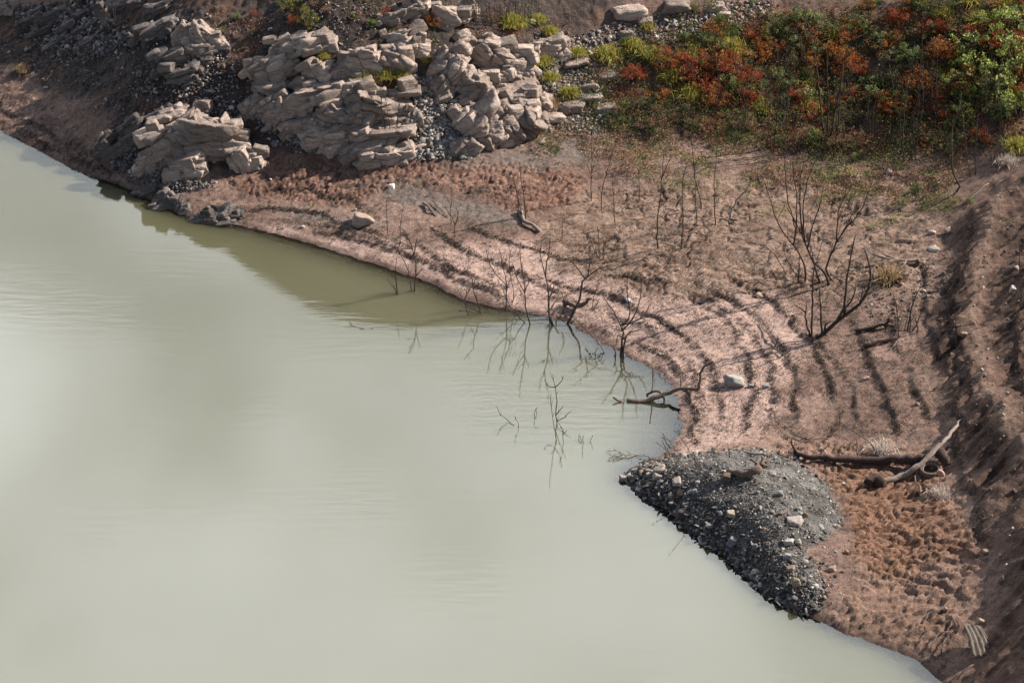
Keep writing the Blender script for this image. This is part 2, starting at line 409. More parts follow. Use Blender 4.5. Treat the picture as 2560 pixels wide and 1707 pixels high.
# ------------------------------------------------------------------ the ground: one sheet
def axis(a, b, h, lo, hi):
    mid = np.arange(a, b + h / 2, h)
    def grow(d):
        out = []; s = h; p = 0
        while p < d: s = min(s * 1.12, 14); p += s; out.append(p)
        return np.array(out)
    return np.concatenate([a - grow(a - lo)[::-1], mid, b + grow(hi - b)])
def build_ground():
    xs, ys = axis(-20.5, 18.0, 0.052, -420, 420), axis(34.5, 75.5, 0.052, -120, 620)
    x, y = np.meshgrid(xs, ys); shp = x.shape; x = x.ravel(); y = y.ravel()
    z = base_raw(x, y)
    inner = (x > HX0 + 1) & (x < HX0 + HS * HNX - 1) & (y > HY0 + 1) & (y < HY0 + HS * HNY - 1)
    z = np.where(inner, H(x, y), z)
    near = (x > -22) & (x < 20) & (y > 33) & (y < 77) & (z > -0.8)
    I = np.where(near)[0]; X, Y, Z = x[I], y[I], z[I]
    e = 0.15
    gx = (H(X + e, Y) - H(X - e, Y)) / (2 * e); gy = (H(X, Y + e) - H(X, Y - e)) / (2 * e)
    slope = np.hypot(gx, gy)
    wob = (fbm2(X * 1.1, Y * 1.1, 3, 40) - .5) * 0.7
    def mk(P, a=-.25, b=.35): return sst(a, b, poly_sd(X, Y, P) + wob)
    heap, clod, clodi, band, crack, pink, slp, hill, veg = [mk(P) for P in (P_HEAP, P_CLOD, P_CLODI, P_BAND, P_CRACK, P_PINK)] + [mk(P_SLOPE, -.4, .6), mk(P_HILL, -.4, .5), mk(P_VEG, -1.0, 1.2)]
    lm = mk(P_LEFTMUD)
    grey = np.max([mk(P, -.4, .6) for P in P_GREY], 0)
    heap = sst(-.12, .12, poly_sd(X, Y, P_HEAP) + wob * .4)
    dz = (fbm2(X * .9, Y * .9, 3, 3) - .5) * (.07 + .08 * sst(.05, .6, Z)) + (fbm2(X * 3, Y * 3, 3, 4) - .5) * .04
    dz += (fbm2(X * 5, Y * 5, 4, 9) - .5) * (.05 + .07 * hill + .05 * slp)
    # old water lines: small steps that follow the contours
    q = np.log1p(np.clip(Z, 0, None) / .3) / .26 + (fbm2(X * .55, Y * .55, 3, 21) - .5) * .8 + (fbm2(X * 4, Y * 4, 2, 25) - .5) * .25
    fr = q - np.floor(q); lid = np.floor(q)
    steps = (1 - hill) * (1 - heap) * (1 - clod * .8) * (1 - veg) * sst(.02, .10, Z) * (1 - .85 * crack) * (1 - .7 * slp)
    lamp = .35 + .9 * h2(lid.astype(int), np.zeros(len(lid), int), 77)
    tread = np.where(fr < .75, fr / .75, (1 - fr) / .25)
    sh = np.where(X > 7.5, 1.5, 1.0)
    dz += steps * lamp * sh * .03 * (tread - .5) * sst(.3, .55, fbm2(X * .5, Y * .5, 2, 33) + .15)
    line = np.exp(-((fr - .90) / .13) ** 2) * steps * sst(.40, .60, fbm2(X * 1.0, Y * 1.0, 3, 51) + .12)
    litter = 0 * steps * np.exp(-((fr - .93) / .10) ** 2) * sst(.42, .62, fbm2(X * 1.6, Y * 1.6, 3, 51) + .14)
    speck = sst(.64, .70, fbm2(X * 6.5, Y * 8, 4, 61, .7) + .10 * line + .34 * (fbm2(X * .9, Y * .9, 3, 65) - .5) - .05 * pink)
    dirt = np.zeros(len(X))
    sx, sy = X + .5 * (fbm2(X * 1.2, Y * 1.2, 5, 301, .6) - .5), Y + .5 * (fbm2(X * 1.2, Y * 1.2, 5, 305, .6) - .5)
    for k, L in enumerate(STRAND):
        La = np.array(L); bb = (sx > La[:, 0].min() - 2) & (sx < La[:, 0].max() + 2) & (sy > La[:, 1].min() - 2) & (sy < La[:, 1].max() + 2)
        J = np.where(bb)[0]; xx, yy = sx[J], sy[J]; best = np.full(len(J), 9.0); sg = np.zeros(len(J)); tt = np.zeros(len(J))
        ns = len(L) - 1
        for i in range(ns):
            (ax, ay), (bx, by) = L[i], L[i + 1]; vx, vy = bx - ax, by - ay
            t = np.clip(((xx - ax) * vx + (yy - ay) * vy) / (vx * vx + vy * vy), 0, 1)
            dd = np.hypot(xx - ax - t * vx, yy - ay - t * vy); cr_ = vx * (yy - ay) - vy * (xx - ax)
            up = dd < best; best = np.where(up, dd, best); sg = np.where(up, np.sign(cr_), sg); tt = np.where(up, (i + t) / ns, tt)
        d = best * sg
        endf = sst(0, .12, tt) * (1 - sst(.88, 1, tt)); mod = .45 + .8 * sst(.35, .6, fbm2(X[J] * 1.1, Y[J] * 1.1, 3, 320 + k))
        big = (.042 if 7 <= k <= 12 else .024 if k < 17 else .10 if k < 21 else .012) * endf * mod
        dz[J] += big * (sst(-.07, .05, d) * np.exp(-np.clip(d, 0, None) / .55) - .35 * np.exp(-((d + .12) / .09) ** 2))
        dirt[J] = np.maximum(dirt[J], endf * mod * np.exp(-((d + .05) / .12) ** 2))
    # dried polygons of mud
    wx, wy = X + .38 * fbm2(X * 2.6, Y * 2.6, 3, 71), Y + .38 * fbm2(X * 2.6 + 9, Y * 2.6, 3, 72)
    F1, F2, ID = worley(wx * 1.5, wy * 1.7, 11)
    cr1 = 1 - sst(.0, .10, F2 - F1)
    f1, f2, _ = worley(wx * 3.6, wy * 3.9, 12)
    cr2 = 1 - sst(.0, .16, f2 - f1)
    ck = np.clip(np.maximum(crack, .75 * band) * (1 - hill) + .35 * pink * sst(.45, .6, fbm2(X * .6, Y * .6, 2, 81)), 0, 1)
    # uneven: cracks open in places only
    op = sst(.38, .60, fbm2(X * .7 + 4, Y * .7, 3, 83))
    crk = ck * np.maximum(cr1 * (.45 + .55 * op), .6 * cr2 * op)
    dz += -.09 * crk + ck * (.04 * (ID - .5)) + ck * .10 * (fbm2(X * 2.2, Y * 3.4, 4, 85) - .5)
    # loaf-like clods
    G1, G2, GI = worley(wx * (3.8 + 1.6 * vn2(X * .6, Y * .6, 15)), wy * 5.0, 13)
    dome = np.clip(1 - (G1 / .85) ** 2, 0, 1) ** .4 * sst(.0, .16, G2 - G1) * (.85 + .3 * fbm2(X * 7, Y * 7, 3, 16))
    keep = sst(.2, .4, GI + .2 * clodi) * sst(.3, .5, fbm2(X * 1.1, Y * 1.1, 2, 18) + .2 + .2 * clodi)
    dz += clod * (.085 + .025 * clodi) * dome * keep * (.6 + .6 * GI)
    B1, B2, BI = worley(wx * 4.6, wy * 5.2, 14)
    bd = np.sqrt(np.clip(1 - (B1 / .72) ** 2, 0, 1)) * sst(.02, .2, B2 - B1)
    bandk = np.maximum(band, lm * .55) * sst(.3, .55, fbm2(X * .8, Y * .8, 3, 91) + .1)
    dz += bandk * .085 * bd * (.4 + .8 * BI)
    # lumpy, crumbled earth
    lump = sst(.5, .8, fbm2(X * 3.2, Y * 3.2, 4, 101))
    rough = np.clip(hill * .5 + veg * .8 + crack * .55 * sst(.9, 1.5, Z), 0, 1)
    dz += rough * .12 * lump
    # rills down the right bank, running with the fall line
    gn = np.maximum(slope, 1e-3); ca, cb = -gy / gn, gx / gn
    along = X * -.25 + Y * .97; across = X * .97 + Y * .25
    ril = 1 - np.abs(2 * fbm2(along * 1.5 - across * .55, across * .22 + along * .08, 4, 111) - 1)
    dz += slp * (.42 * (ril - .6) + .12 * (fbm2(X * 2.2, Y * 2.2, 3, 115) - .5))
    dz += heap * .06 * (fbm2(X * 4, Y * 4, 3, 121) - .5)
    dz *= sst(-.25, .06, Z) * .9 + .1
    z[I] += dz
    # colours of the soils, with sunlight painted along the ridge crest
    n1 = fbm2(X * .7, Y * .7, 4, 131)[:, None]; n2 = fbm2(X * 2.5, Y * 2.5, 4, 137)[:, None]
    A = lambda r, g, b: np.array([[r, g, b]])
    col = lerp(A(.33, .215, .17), A(.23, .145, .112), sst(.35, .65, n1))          # brown-pink silt
    def over(c, m, f=1.0):
        nonlocal col
        col = lerp(col, c, np.clip(m, 0, 1)[:, None] * f)
    over(lerp(A(.58, .40, .335), A(.49, .335, .275), n2), pink)
    over(lerp(A(.36, .245, .185), A(.24, .155, .112), sst(.35, .65, n2)), crack, .9)
    over(lerp(A(.25, .138, .098), A(.34, .20, .15), sst(.35, .65, n2)), band)
    over(lerp(A(.29, .19, .155), A(.20, .125, .10), sst(.35, .65, n2)), lm)
    over(lerp(A(.19, .155, .135), A(.28, .23, .20), n2), grey, .85)
    hc = lerp(A(.062, .049, .045), A(.11, .077, .064), sst(.38, .62, n2))
    hc = lerp(hc, A(.17, .09, .06), sst(.58, .72, fbm2(X * .9, Y * .9, 3, 141))[:, None] * .7)
    over(hc, hill)
    over(lerp(A(.12, .078, .055), A(.21, .135, .10), sst(.4, .6, n2)), veg * (1 - hill * .5), .9)
    over(lerp(A(.10, .06, .043), A(.17, .102, .076), sst(.35, .65, n2)), slp)
    rd = seg_dist(X, Y, L_RIDGE)
    over(A(.30, .20, .15), np.exp(-(rd / .3) ** 2) * slp, .7)  # sunlit crest of the bank, painted in as a lighter colour
    over(lerp(A(.31, .175, .115), A(.24, .13, .085), n2), clod * np.clip(clodi + .35, 0, 1))
    over(lerp(A(.36, .235, .175), A(.27, .165, .12), n2), clod * (1 - clodi), .7)
    over(lerp(A(.10, .092, .085), A(.20, .188, .175), sst(.35, .65, n2)), heap)
    over(A(.085, .06, .05), sst(.60, .70, fbm2(X * 7.5, Y * 9, 4, 340, .75) + .17 * np.clip(dirt, 0, 1)) * sst(.02, .3, dirt), .85)
    over(A(.10, .075, .062), speck * (1 - hill) * (1 - heap) * (1 - clod) * (1 - slp), .9)
    over(A(.06, .04, .03), crk * (.5 + .5 * op), .8)                           # darker colour down in the cracks
    wet = 1 - sst(.0, .11, Z + dz + (n2[:, 0] - .5) * .05)
    col = col * (1 - .42 * wet[:, None])
    over(A(.30, .155, .05), (1 - sst(-.16, .01, Z + dz)), .75)                     # rusty algae in the shallows
    full = np.tile(np.array([[.16, .12, .095]]), (len(x), 1)); full[I] = col
    full[z < -.8] = (.12, .11, .06)
    nx, ny = shp[1], shp[0]
    g = np.arange(nx * ny).reshape(ny, nx)
    F = np.stack([g[:-1, :-1], g[:-1, 1:], g[1:, 1:], g[1:, :-1]], -1).reshape(-1, 4)
    me = mesh_np('ground', np.stack([x, y, z], 1), F, M_SOIL, True, full)
    o = put('ground', me); o['kind'] = 'structure'
    return xs, ys, z.reshape(shp)
GXS, GYS, GZ = build_ground()
def HD(x, y):                                                   # detailed height, nearest vertex
    ix = np.clip(np.searchsorted(GXS, x), 0, len(GXS) - 1); iy = np.clip(np.searchsorted(GYS, y), 0, len(GYS) - 1)
    return GZ[iy, ix]

# ------------------------------------------------------------------ the water
def build_water():
    xs, ys = axis(-21.0, 13.0, 0.12, -420, 420), axis(33.0, 69.0, 0.12, -120, 420)
    x, y = np.meshgrid(xs, ys); shp = x.shape; x = x.ravel(); y = y.ravel()
    inner = (x > GXS[1]) & (x < GXS[-2]) & (y > GYS[1]) & (y < GYS[-2])
    dep = np.clip(-HD(x, y), 0, 6)
    nx, ny = shp[1], shp[0]
    g = np.arange(nx * ny).reshape(ny, nx)
    F = np.stack([g[:-1, :-1], g[:-1, 1:], g[1:, 1:], g[1:, :-1]], -1).reshape(-1, 4)
    fl = dep[F].max(1) > 0; fl |= (np.abs(x[F[:, 0]]) > 25)
    F = F[fl]; u, inv = np.unique(F, return_inverse=True)
    V = np.stack([x, y, np.zeros_like(x)], 1)[u]; F = inv.reshape(F.shape)
    m = bpy.data.materials.new('silty_water'); m.use_nodes = True
    n, l = m.node_tree.nodes, m.node_tree.links; n.remove(n['Principled BSDF'])
    at = n.new('ShaderNodeAttribute'); at.attribute_name = 'depth'
    k = n.new('ShaderNodeMath'); k.operation = 'MULTIPLY'; k.inputs[1].default_value = -4.5; l.new(at.outputs['Fac'], k.inputs[0])
    ex = n.new('ShaderNodeMath'); ex.operation = 'EXPONENT'; l.new(k.outputs[0], ex.inputs[0])
    t = n.new('ShaderNodeTexCoord')
    nb = noise(n, l, .12, 3, .5, t.outputs['Object'])
    body = n.new('ShaderNodeMix'); body.data_type = 'RGBA'
    body.inputs[6].default_value = (.098, .096, .054, 1); body.inputs[7].default_value = (.112, .108, .066, 1)
    l.new(rng_(n, l, nb.outputs['Fac'], .35, .65, 0, 1), body.inputs['Factor'])
    df = n.new('ShaderNodeSubsurfaceScattering'); df.falloff = 'BURLEY'; df.inputs['Scale'].default_value = .5; df.inputs['Radius'].default_value = (1, 1, .6); l.new(body.outputs[2], df.inputs['Color'])
    tr = n.new('ShaderNodeBsdfTransparent'); tr.inputs['Color'].default_value = (.82, .72, .52, 1)
    mx = n.new('ShaderNodeMixShader'); l.new(ex.outputs[0], mx.inputs[0]); l.new(df.outputs[0], mx.inputs[1]); l.new(tr.outputs[0], mx.inputs[2])
    gl = n.new('ShaderNodeBsdfGlossy'); gl.inputs['Roughness'].default_value = .035
    fr = n.new('ShaderNodeFresnel'); fr.inputs['IOR'].default_value = 1.68
    fm = n.new('ShaderNodeMixShader'); l.new(fr.outputs[0], fm.inputs[0]); l.new(mx.outputs[0], fm.inputs[1]); l.new(gl.outputs[0], fm.inputs[2])
    l.new(fm.outputs[0], n['Material Output'].inputs['Surface'])
    # ripples: long low swell, fine wind ripples in patches, and rings by the drowned sapling
    mp = n.new('ShaderNodeMapping'); mp.inputs['Scale'].default_value = (.5, 2.6, 1); mp.inputs['Rotation'].default_value = (0, 0, math.radians(-8))
    l.new(t.outputs['Object'], mp.inputs['Vector'])
    r1 = noise(n, l, 1.6, 3, .5, mp.outputs['Vector'])
    pt = noise(n, l, .16, 2, .5, t.outputs['Object'])
    ds = n.new('ShaderNodeVectorMath'); ds.operation = 'DISTANCE'; l.new(t.outputs['Object'], ds.inputs[0])
    c = at_z(1215, 1010); ds.inputs[1].default_value = tuple(c)
    w1 = n.new('ShaderNodeMath'); w1.operation = 'MULTIPLY'; w1.inputs[1].default_value = 26; wv = n.new('ShaderNodeMath'); wv.operation = 'MULTIPLY_ADD'; l.new(noise(n, l, 1.3, 3, .6, t.outputs['Object']).outputs['Fac'], wv.inputs[0]); wv.inputs[1].default_value = .45; l.new(ds.outputs['Value'], wv.inputs[2]); l.new(wv.outputs[0], w1.inputs[0])
    w2 = n.new('ShaderNodeMath'); w2.operation = 'SINE'; l.new(w1.outputs[0], w2.inputs[0])
    w3 = n.new('ShaderNodeMath'); w3.operation = 'MULTIPLY'; l.new(w2.outputs[0], w3.inputs[0]); l.new(rng_(n, l, ds.outputs['Value'], .2, 2.6, .09, 0), w3.inputs[1])
    rp = n.new('ShaderNodeMath'); rp.operation = 'MULTIPLY'; l.new(r1.outputs['Fac'], rp.inputs[0]); l.new(rng_(n, l, pt.outputs['Fac'], .38, .62, .25, 1.0), rp.inputs[1])
    ad = n.new('ShaderNodeMath'); ad.operation = 'ADD'; l.new(rp.outputs[0], ad.inputs[0]); l.new(w3.outputs[0], ad.inputs[1])
    nrm = bump(n, l, ad.outputs[0], .20, .018)
    l.new(nrm, gl.inputs['Normal']); l.new(nrm, fr.inputs['Normal'])
    o = put('water', mesh_np('water', V, F, m, True, attrs={'depth': dep[u]})); o['kind'] = 'structure'
build_water()
# ------------------------------------------------------------------ rocks
rnd = random.Random(7)
def ico(n):
    bm = bmesh.new(); bmesh.ops.create_icosphere(bm, subdivisions=n, radius=1.0)
    V = np.array([v.co[:] for v in bm.verts]); F = np.array([[v.index for v in f.verts] for f in bm.faces]); bm.free()
    return V, F
ICO = {k: ico(k) for k in (2, 3, 4, 5, 6)}
def rock_mesh(name, W, D, Hh, seed, tilt=18, res=5, mat=None, strata=0.075, blocky=1.0, rough=1.0, col=None, layer_t=.21):
    """A faceted stone cut by flat planes, with bedding layers that dip by `tilt` degrees and joints that break it into blocks."""
    R = np.random.RandomState(seed)
    U, F = ICO[res]
    k = 9 + R.randint(5)
    N = R.normal(size=(k, 3)); N /= np.linalg.norm(N, axis=1)[:, None]
    ax = np.array([[1,0,0],[-1,0,0],[0,1,0],[0,-1,0],[0,0,1],[0,0,-1.]]) + R.normal(size=(6, 3)) * .22
    ax /= np.linalg.norm(ax, axis=1)[:, None]
    N = np.vstack([ax, N]); d = np.concatenate([R.uniform(.62, .85, 6), R.uniform(.78, 1.05, k)])
    p = 34.0
    q = np.clip(U @ N.T, 0, None) / d[None]
    r = (q ** p).sum(1) ** (-1 / p)
    V = U * r[:, None] * np.array([W, D, Hh]) / 2 / .8
    a = math.radians(tilt); ca, sa = math.cos(a), math.sin(a)
    rot = np.array([[ca, 0, -sa], [0, 1, 0], [sa, 0, ca]])            # lay the long axis along the dip
    V = V @ rot.T
    sn = np.array([-sa, -.32, ca]); sn /= np.linalg.norm(sn)
    off = R.uniform(-50, 50, 3)
    sz = (W * D * Hh) ** (1 / 3)
    # joints
    ns = max(6, int(14 * blocky)); seeds = R.uniform(-.6, .6, (ns, 3)) * np.array([W, D, Hh]) @ rot.T
    aniso = rot @ np.diag([.8, 1.0, 1.9]) @ rot.T
    dd = np.linalg.norm((V[:, None] - seeds[None] + (fbm3(V * 2 / sz + off, 2, seed)[:, None, None] - .5) * .25 * sz) @ aniso, axis=2)
    o = np.argsort(dd, 1)[:, :2]; i0 = o[:, 0]
    gap = np.take_along_axis(dd, o[:, 1:2], 1)[:, 0] - np.take_along_axis(dd, o[:, 0:1], 1)[:, 0]
    sc = 1 + blocky * (R.uniform(-.20, .10, ns))[i0] - blocky * .13 * (1 - sst(0, .07 * sz, gap))
    V = V * sc[:, None]
    # bedding
    t = layer_t * max(.5, min(sz, 1.6)); lay = (V @ sn + (fbm3(V * 1.3 / sz + off, 3, seed + 5) - .5) * .14 * sz) / t
    li = np.floor(lay); lf = lay - li
    ro = h2(li, (i0 * 7).astype(float), seed % 97); rn = h2(li + 1, (i0 * 7).astype(float), seed % 97)
    s = lerp(ro, rn, sst(.8, 1.0, lf)) - .5
    notch = np.exp(-((lf - .92) / .10) ** 2) * (.4 + .6 * h2(li, i0 * 3., 5))
    out = V - np.outer(V @ sn, sn); ol = np.linalg.norm(out, axis=1)[:, None] + 1e-6
    V = V + out / ol * np.minimum(ol, .5 * sz) / (.5 * sz) * ((strata * 1.15 * s - .12 * notch) * sz)[:, None]
    nv = U + 0; nv = nv @ rot.T
    V = V + nv * (((fbm3(V * 3.2 / sz + off, 4, seed + 9) - .5) * .10 * rough + (fbm3(V * np.array([7., 7., 16.]) / sz + off, 3, seed + 19) - .5) * .05 * rough) * sz)[:, None]
    c = None
    if col is not None:
        f = fbm3(V * 4 / sz + off, 3, seed + 3)[:, None]
        c = np.array(col)[None] * (.7 + .6 * f)
    return mesh_np(name, V, F, mat or M_ROCK, False, c)

def block_mesh(name, W, D, Hh, seed, tilt, mat):
    """A broken block: flat faces and sharp edges, its long side lying along the dip."""
    R = np.random.RandomState(seed)
    P = np.array([[x, y, z] for x in (-1, 1) for y in (-1, 1) for z in (-1, 1)], float)
    Q = []
    for p in P:
        j = R.uniform(.45, 1.0, 3); k = R.randint(3); a = p.copy(); a[k] *= j[0] * .8; b = p.copy(); b[(k + 1) % 3] *= j[1]
        Q += [a + R.normal(0, .06, 3), b + R.normal(0, .06, 3)]
    Q = np.array(Q) * np.array([W, D, Hh]) / 2; a = math.radians(tilt)
    Q = Q @ np.array([[math.cos(a), 0, -math.sin(a)], [0, 1, 0], [math.sin(a), 0, math.cos(a)]]).T
    b = R.uniform(-.5, .5); Q = Q @ np.array([[math.cos(b), -math.sin(b), 0], [math.sin(b), math.cos(b), 0], [0, 0, 1]]).T
    bm = bmesh.new(); vs = [bm.verts.new(q) for q in Q]
    r = bmesh.ops.convex_hull(bm, input=vs)
    bmesh.ops.delete(bm, geom=[v for v in bm.verts if not v.link_faces], context='VERTS')
    bmesh.ops.subdivide_edges(bm, edges=bm.edges[:], cuts=3, use_grid_fill=True)
    bmesh.ops.triangulate(bm, faces=bm.faces[:])
    V = np.array([v.co[:] for v in bm.verts]); sz = (W * D * Hh) ** (1 / 3)
    N = np.array([v.normal[:] for v in bm.verts]); f = fbm3(V * np.array([2., 2., 5.]) / sz + seed, 3, seed) - .5
    V = V + N * (f * .13 * sz)[:, None]
    bm.verts.index_update(); F = np.array([[v.index for v in fc.verts] for fc in bm.faces]); bm.free()
    return mesh_np(name, V, F, mat)
def outcrop(label, base_px, slabs, mat=M_ROCK, name='rock_outcrop', cat='rock outcrop', group='pale rock outcrops on the bank', tilt=20, seed=0, depth=.9):
    b = ground(*base_px)
    t = thing(name, label, cat, (b[0], b[1], b[2]), group)
    for k, s in enumerate(slabs):
        cx, cy, w, h = s[:4]; tl = s[4] if len(s) > 4 else tilt
        g = ground(cx, cy + h * .28); m = mpp(g)
        W, Hh = w * m * 1.05, h * m * .92
        D = min(max(.75 * W, Hh * 1.0), 1.7) * depth
        big = w * h
        res = 6 if big > 7000 else 5 if big > 1500 else 4
        me = rock_mesh('rock_slab', W, D, Hh, seed * 100 + k * 13 + 5, tl, res, mat, blocky=1.0 if big > 2500 else .7)
        put('rock_slab', me, (g[0], g[1] + D * .12, g[2] - Hh * .02), t)
        # thinner broken slabs resting against and sticking out of the main mass
        R = random.Random(seed * 1000 + k)
        for j in range(int(big / 620) if big > 1200 else 0):
            sw = R.uniform(.2, .55) * min(w, 120); sh = min(R.uniform(9, 30), h * .5) * (1.3 if R.random() < .2 else .9)
            u, v = R.uniform(-.46, .46), R.uniform(-.5, .40)
            q = ground(cx + u * w, cy + h * .5); f = (.42 - v) * h * m * .95
            me = block_mesh('rock_slab', sw * m, sw * m * R.uniform(.5, .9), sh * m * 1.25, seed * 977 + k * 31 + j, tl * .4 + tilt * .6 + R.uniform(-14, 14), mat)
            put('rock_slab', me, (q[0], g[1] - D * .30 * (1 - abs(u)) + (.42 - v) * D * .42, g[2] - Hh * .44 + f), t)
    return t
outcrop('massive cracked grey-pink rock knoll standing closest to the water at the left', (500, 440),
    [(446,340,190,125,28),(520,335,172,138,-12),(384,385,72,84,30),(470,408,104,70,15),(560,330,80,110,-30),(430,290,110,60,25)], tilt=24, seed=1)
outcrop('loose squared block perched on top of the left rock knoll', (500, 285), [(500,266,60,34,12)], seed=2, name='boulder', cat='boulder', group=None)
outcrop('small upright pale rock at the right foot of the left knoll', (612, 425), [(612,390,84,82,-50),(640,400,40,60,60)], seed=3, group=None)
outcrop('low broken ledges leaning on the left side of the left rock knoll', (320, 370), [(346,308,84,70,35),(300,358,100,44,32),(394,288,74,36,25),(455,264,40,22,20),(330,338,76,40,30),(262,352,60,30,30)], seed=4, tilt=30, mat=M_ROCKD)
outcrop('broad tilted cliff of layered pale slabs left of the dark gully', (830, 400),
    [(726,112,140,52,16),(794,96,132,42,12),(664,163,100,52,20),(716,166,116,56,18),(800,172,84,62,20),(690,206,124,42,12),(812,208,150,44,8),(694,258,74,92,35),(752,254,82,56,14),(838,268,104,86,-25),
     (962,238,154,128,-8),(954,308,156,60,10),(924,348,176,62,12),(964,374,140,58,8),(720,326,56,46,35),(818,330,116,66,8),(632,252,70,66,40),(900,285,90,80,30),(1010,290,50,110,-60),(760,300,110,50,20),(860,230,70,70,40)], tilt=22, seed=5)
outcrop('reddish rock hump above the yellow tufts on the cliff', (903, 178), [(903,140,108,84,-20),(860,165,60,50,30)], seed=6)
outcrop('rounded banded rock hump right of the reddish one', (993, 172), [(993,140,86,72,-32),(1012,160,44,44,-40)], seed=7)
outcrop('upper half of the pale crag right of the dark gully', (1200, 235),
    [(1130,150,88,116,50),(1250,128,170,110,-28),(1180,200,96,82,30),(1240,182,90,56,-15),(1112,206,56,70,55),(1105,240,54,34,15),(1310,196,70,44,-10),(1290,150,70,80,-35),(1200,120,80,60,20)], tilt=25, seed=8)
outcrop('lower rugged half of the pale crag with a deeply ribbed right end', (1230, 375),
    [(1236,246,220,66,10),(1212,305,140,120,35),(1316,285,100,126,-38),(1270,300,90,120,-50),(1160,290,70,60,30),(1340,250,50,80,-55)], tilt=25, seed=9)
outcrop('low triangular rock at the foot of the gully beside the pale crag', (1158, 382), [(1158,354,84,60,38)], seed=10, name='boulder', cat='boulder', group=None)
outcrop('pair of slanted slabs on the slope above the gully', (1015, 125), [(998,84,94,46,22),(1042,104,74,54,-15),(1150,88,46,30,20)], seed=11)
outcrop('pale slab cluster cut by the top edge above the gully, left of its crack', (1016, 48), [(1016,22,94,44,25),(970,40,60,34,22),(1040,8,60,60,-30)], seed=12)
outcrop('pale craggy rock at the top right of the crack above the gully', (1118, 60), [(1118,30,92,64,-20),(1160,10,60,60,20)], seed=13)
outcrop('small outcrop of thin overlapping slabs between the knoll and the cliff, lower left', (450, 200), [(429,150,92,58,24),(456,174,92,52,20),(470,192,60,34,15),(516,148,40,30,20)], seed=14, mat=M_ROCKD)
outcrop('wedge-shaped twin slabs with pinkish tops, high on the left slope', (480, 120), [(464,78,72,80,48),(526,88,92,74,-22),(500,110,80,40,10)], seed=15)
outcrop('low grey slabs just left of the twin pinkish slabs', (380, 100), [(347,86,50,46,30),(408,62,108,44,22),(390,84,70,34,18)], seed=16, mat=M_ROCKD)
outcrop('flat white slabs stepping down right of the pale crag', (1370, 135), [(1352,112,96,50,10),(1386,106,76,44,-10),(1400,128,60,28,5),(1330,128,50,40,20)], seed=17)
outcrop('jagged black-and-grey rocks breaking out at the waterline below the knoll', (400, 515), [(372,474,50,30,25),(410,492,60,34,20),(440,500,56,38,30),(400,512,50,30,15),(462,520,40,30,25),(350,480,30,22,10)], seed=18, mat=M_ROCKD, group=None)
outcrop('pale jagged shore rock further along, right of the black ones', (545, 560), [(548,536,76,48,28),(510,545,56,32,20),(590,530,52,34,25),(566,552,60,24,10)], seed=19, mat=M_ROCKD, group=None)
outcrop('pale angular rock cut off by the top left corner', (15, 34), [(12,14,50,56,50)], seed=20, name='boulder', cat='boulder', group=None)
outcrop('rough pink-brown rocks cut by the top edge behind the dead bush', (300, 35), [(285,14,80,44,20),(395,16,60,50,25),(345,4,50,30,15)], seed=21, mat=M_ROCKD, group=None)
FLAT = [('flat pale slab beside the dry tan tuft right of the crag',1429,262,62,34),('long thin pale slab just above the dry tan tuft',1470,240,64,20),('brown-red block at the edge of the weeds below the long thin slab',1517,266,54,32),
 ('thin white ledge left of the red shrub',1518,184,66,18),('tan layered block on the top edge above the gravel',1570,24,84,36),('white flat ledge among the upper red shrubs',1762,102,56,24),('pale low slab at the lower right foot of the crag',1388,290,52,28),
 ('small pale slab above the long thin slab',1474,212,54,18),('squared whitish stones in a patch right of the crag',1440,152,60,20),('cream stone below the layered block on the top edge',1615,52,34,20),('pale flat stone between the two yellow tufts up the gravel',1566,82,40,22),
 ('whitish slab cut by the top edge left of the red thicket',1790,14,50,20),('broad pale slab cut by the top edge, in the gravel',1690,8,80,30),('rounded grey stone in the upper right gravel',1810,36,40,24)]
for k, (lb, x, y, w, h) in enumerate(FLAT):
    g = ground(x, y + h * .3); m = mpp(g)
    me = rock_mesh('flat_rock', w * m, w * m * .7, h * m * .9, 900 + k, 8, 4, M_ROCK, blocky=.5)
    tag(put('flat_rock', me, (g[0], g[1], g[2] + .02)), lb, 'rock', 'flat rocks lying on the gravel slope')
# dark slabs, top left: bedrock showing through the scree
SL = [(75,52,50,34),(125,40,60,40),(165,66,44,28),(100,76,50,22),(150,92,56,26),(210,30,48,20),(60,64,30,18),(130,110,50,18),(200,72,40,22),(180,96,40,18),(230,60,30,18),(90,24,40,20),(155,22,40,20),(220,100,44,18)]
outcrop('field of small dark slaty ledges on the upper left slope', (150, 110), [(x, y, w * 1.1, h * 1.1) for x, y, w, h in SL], mat=M_ROCKD, tilt=28, seed=30, group=None)

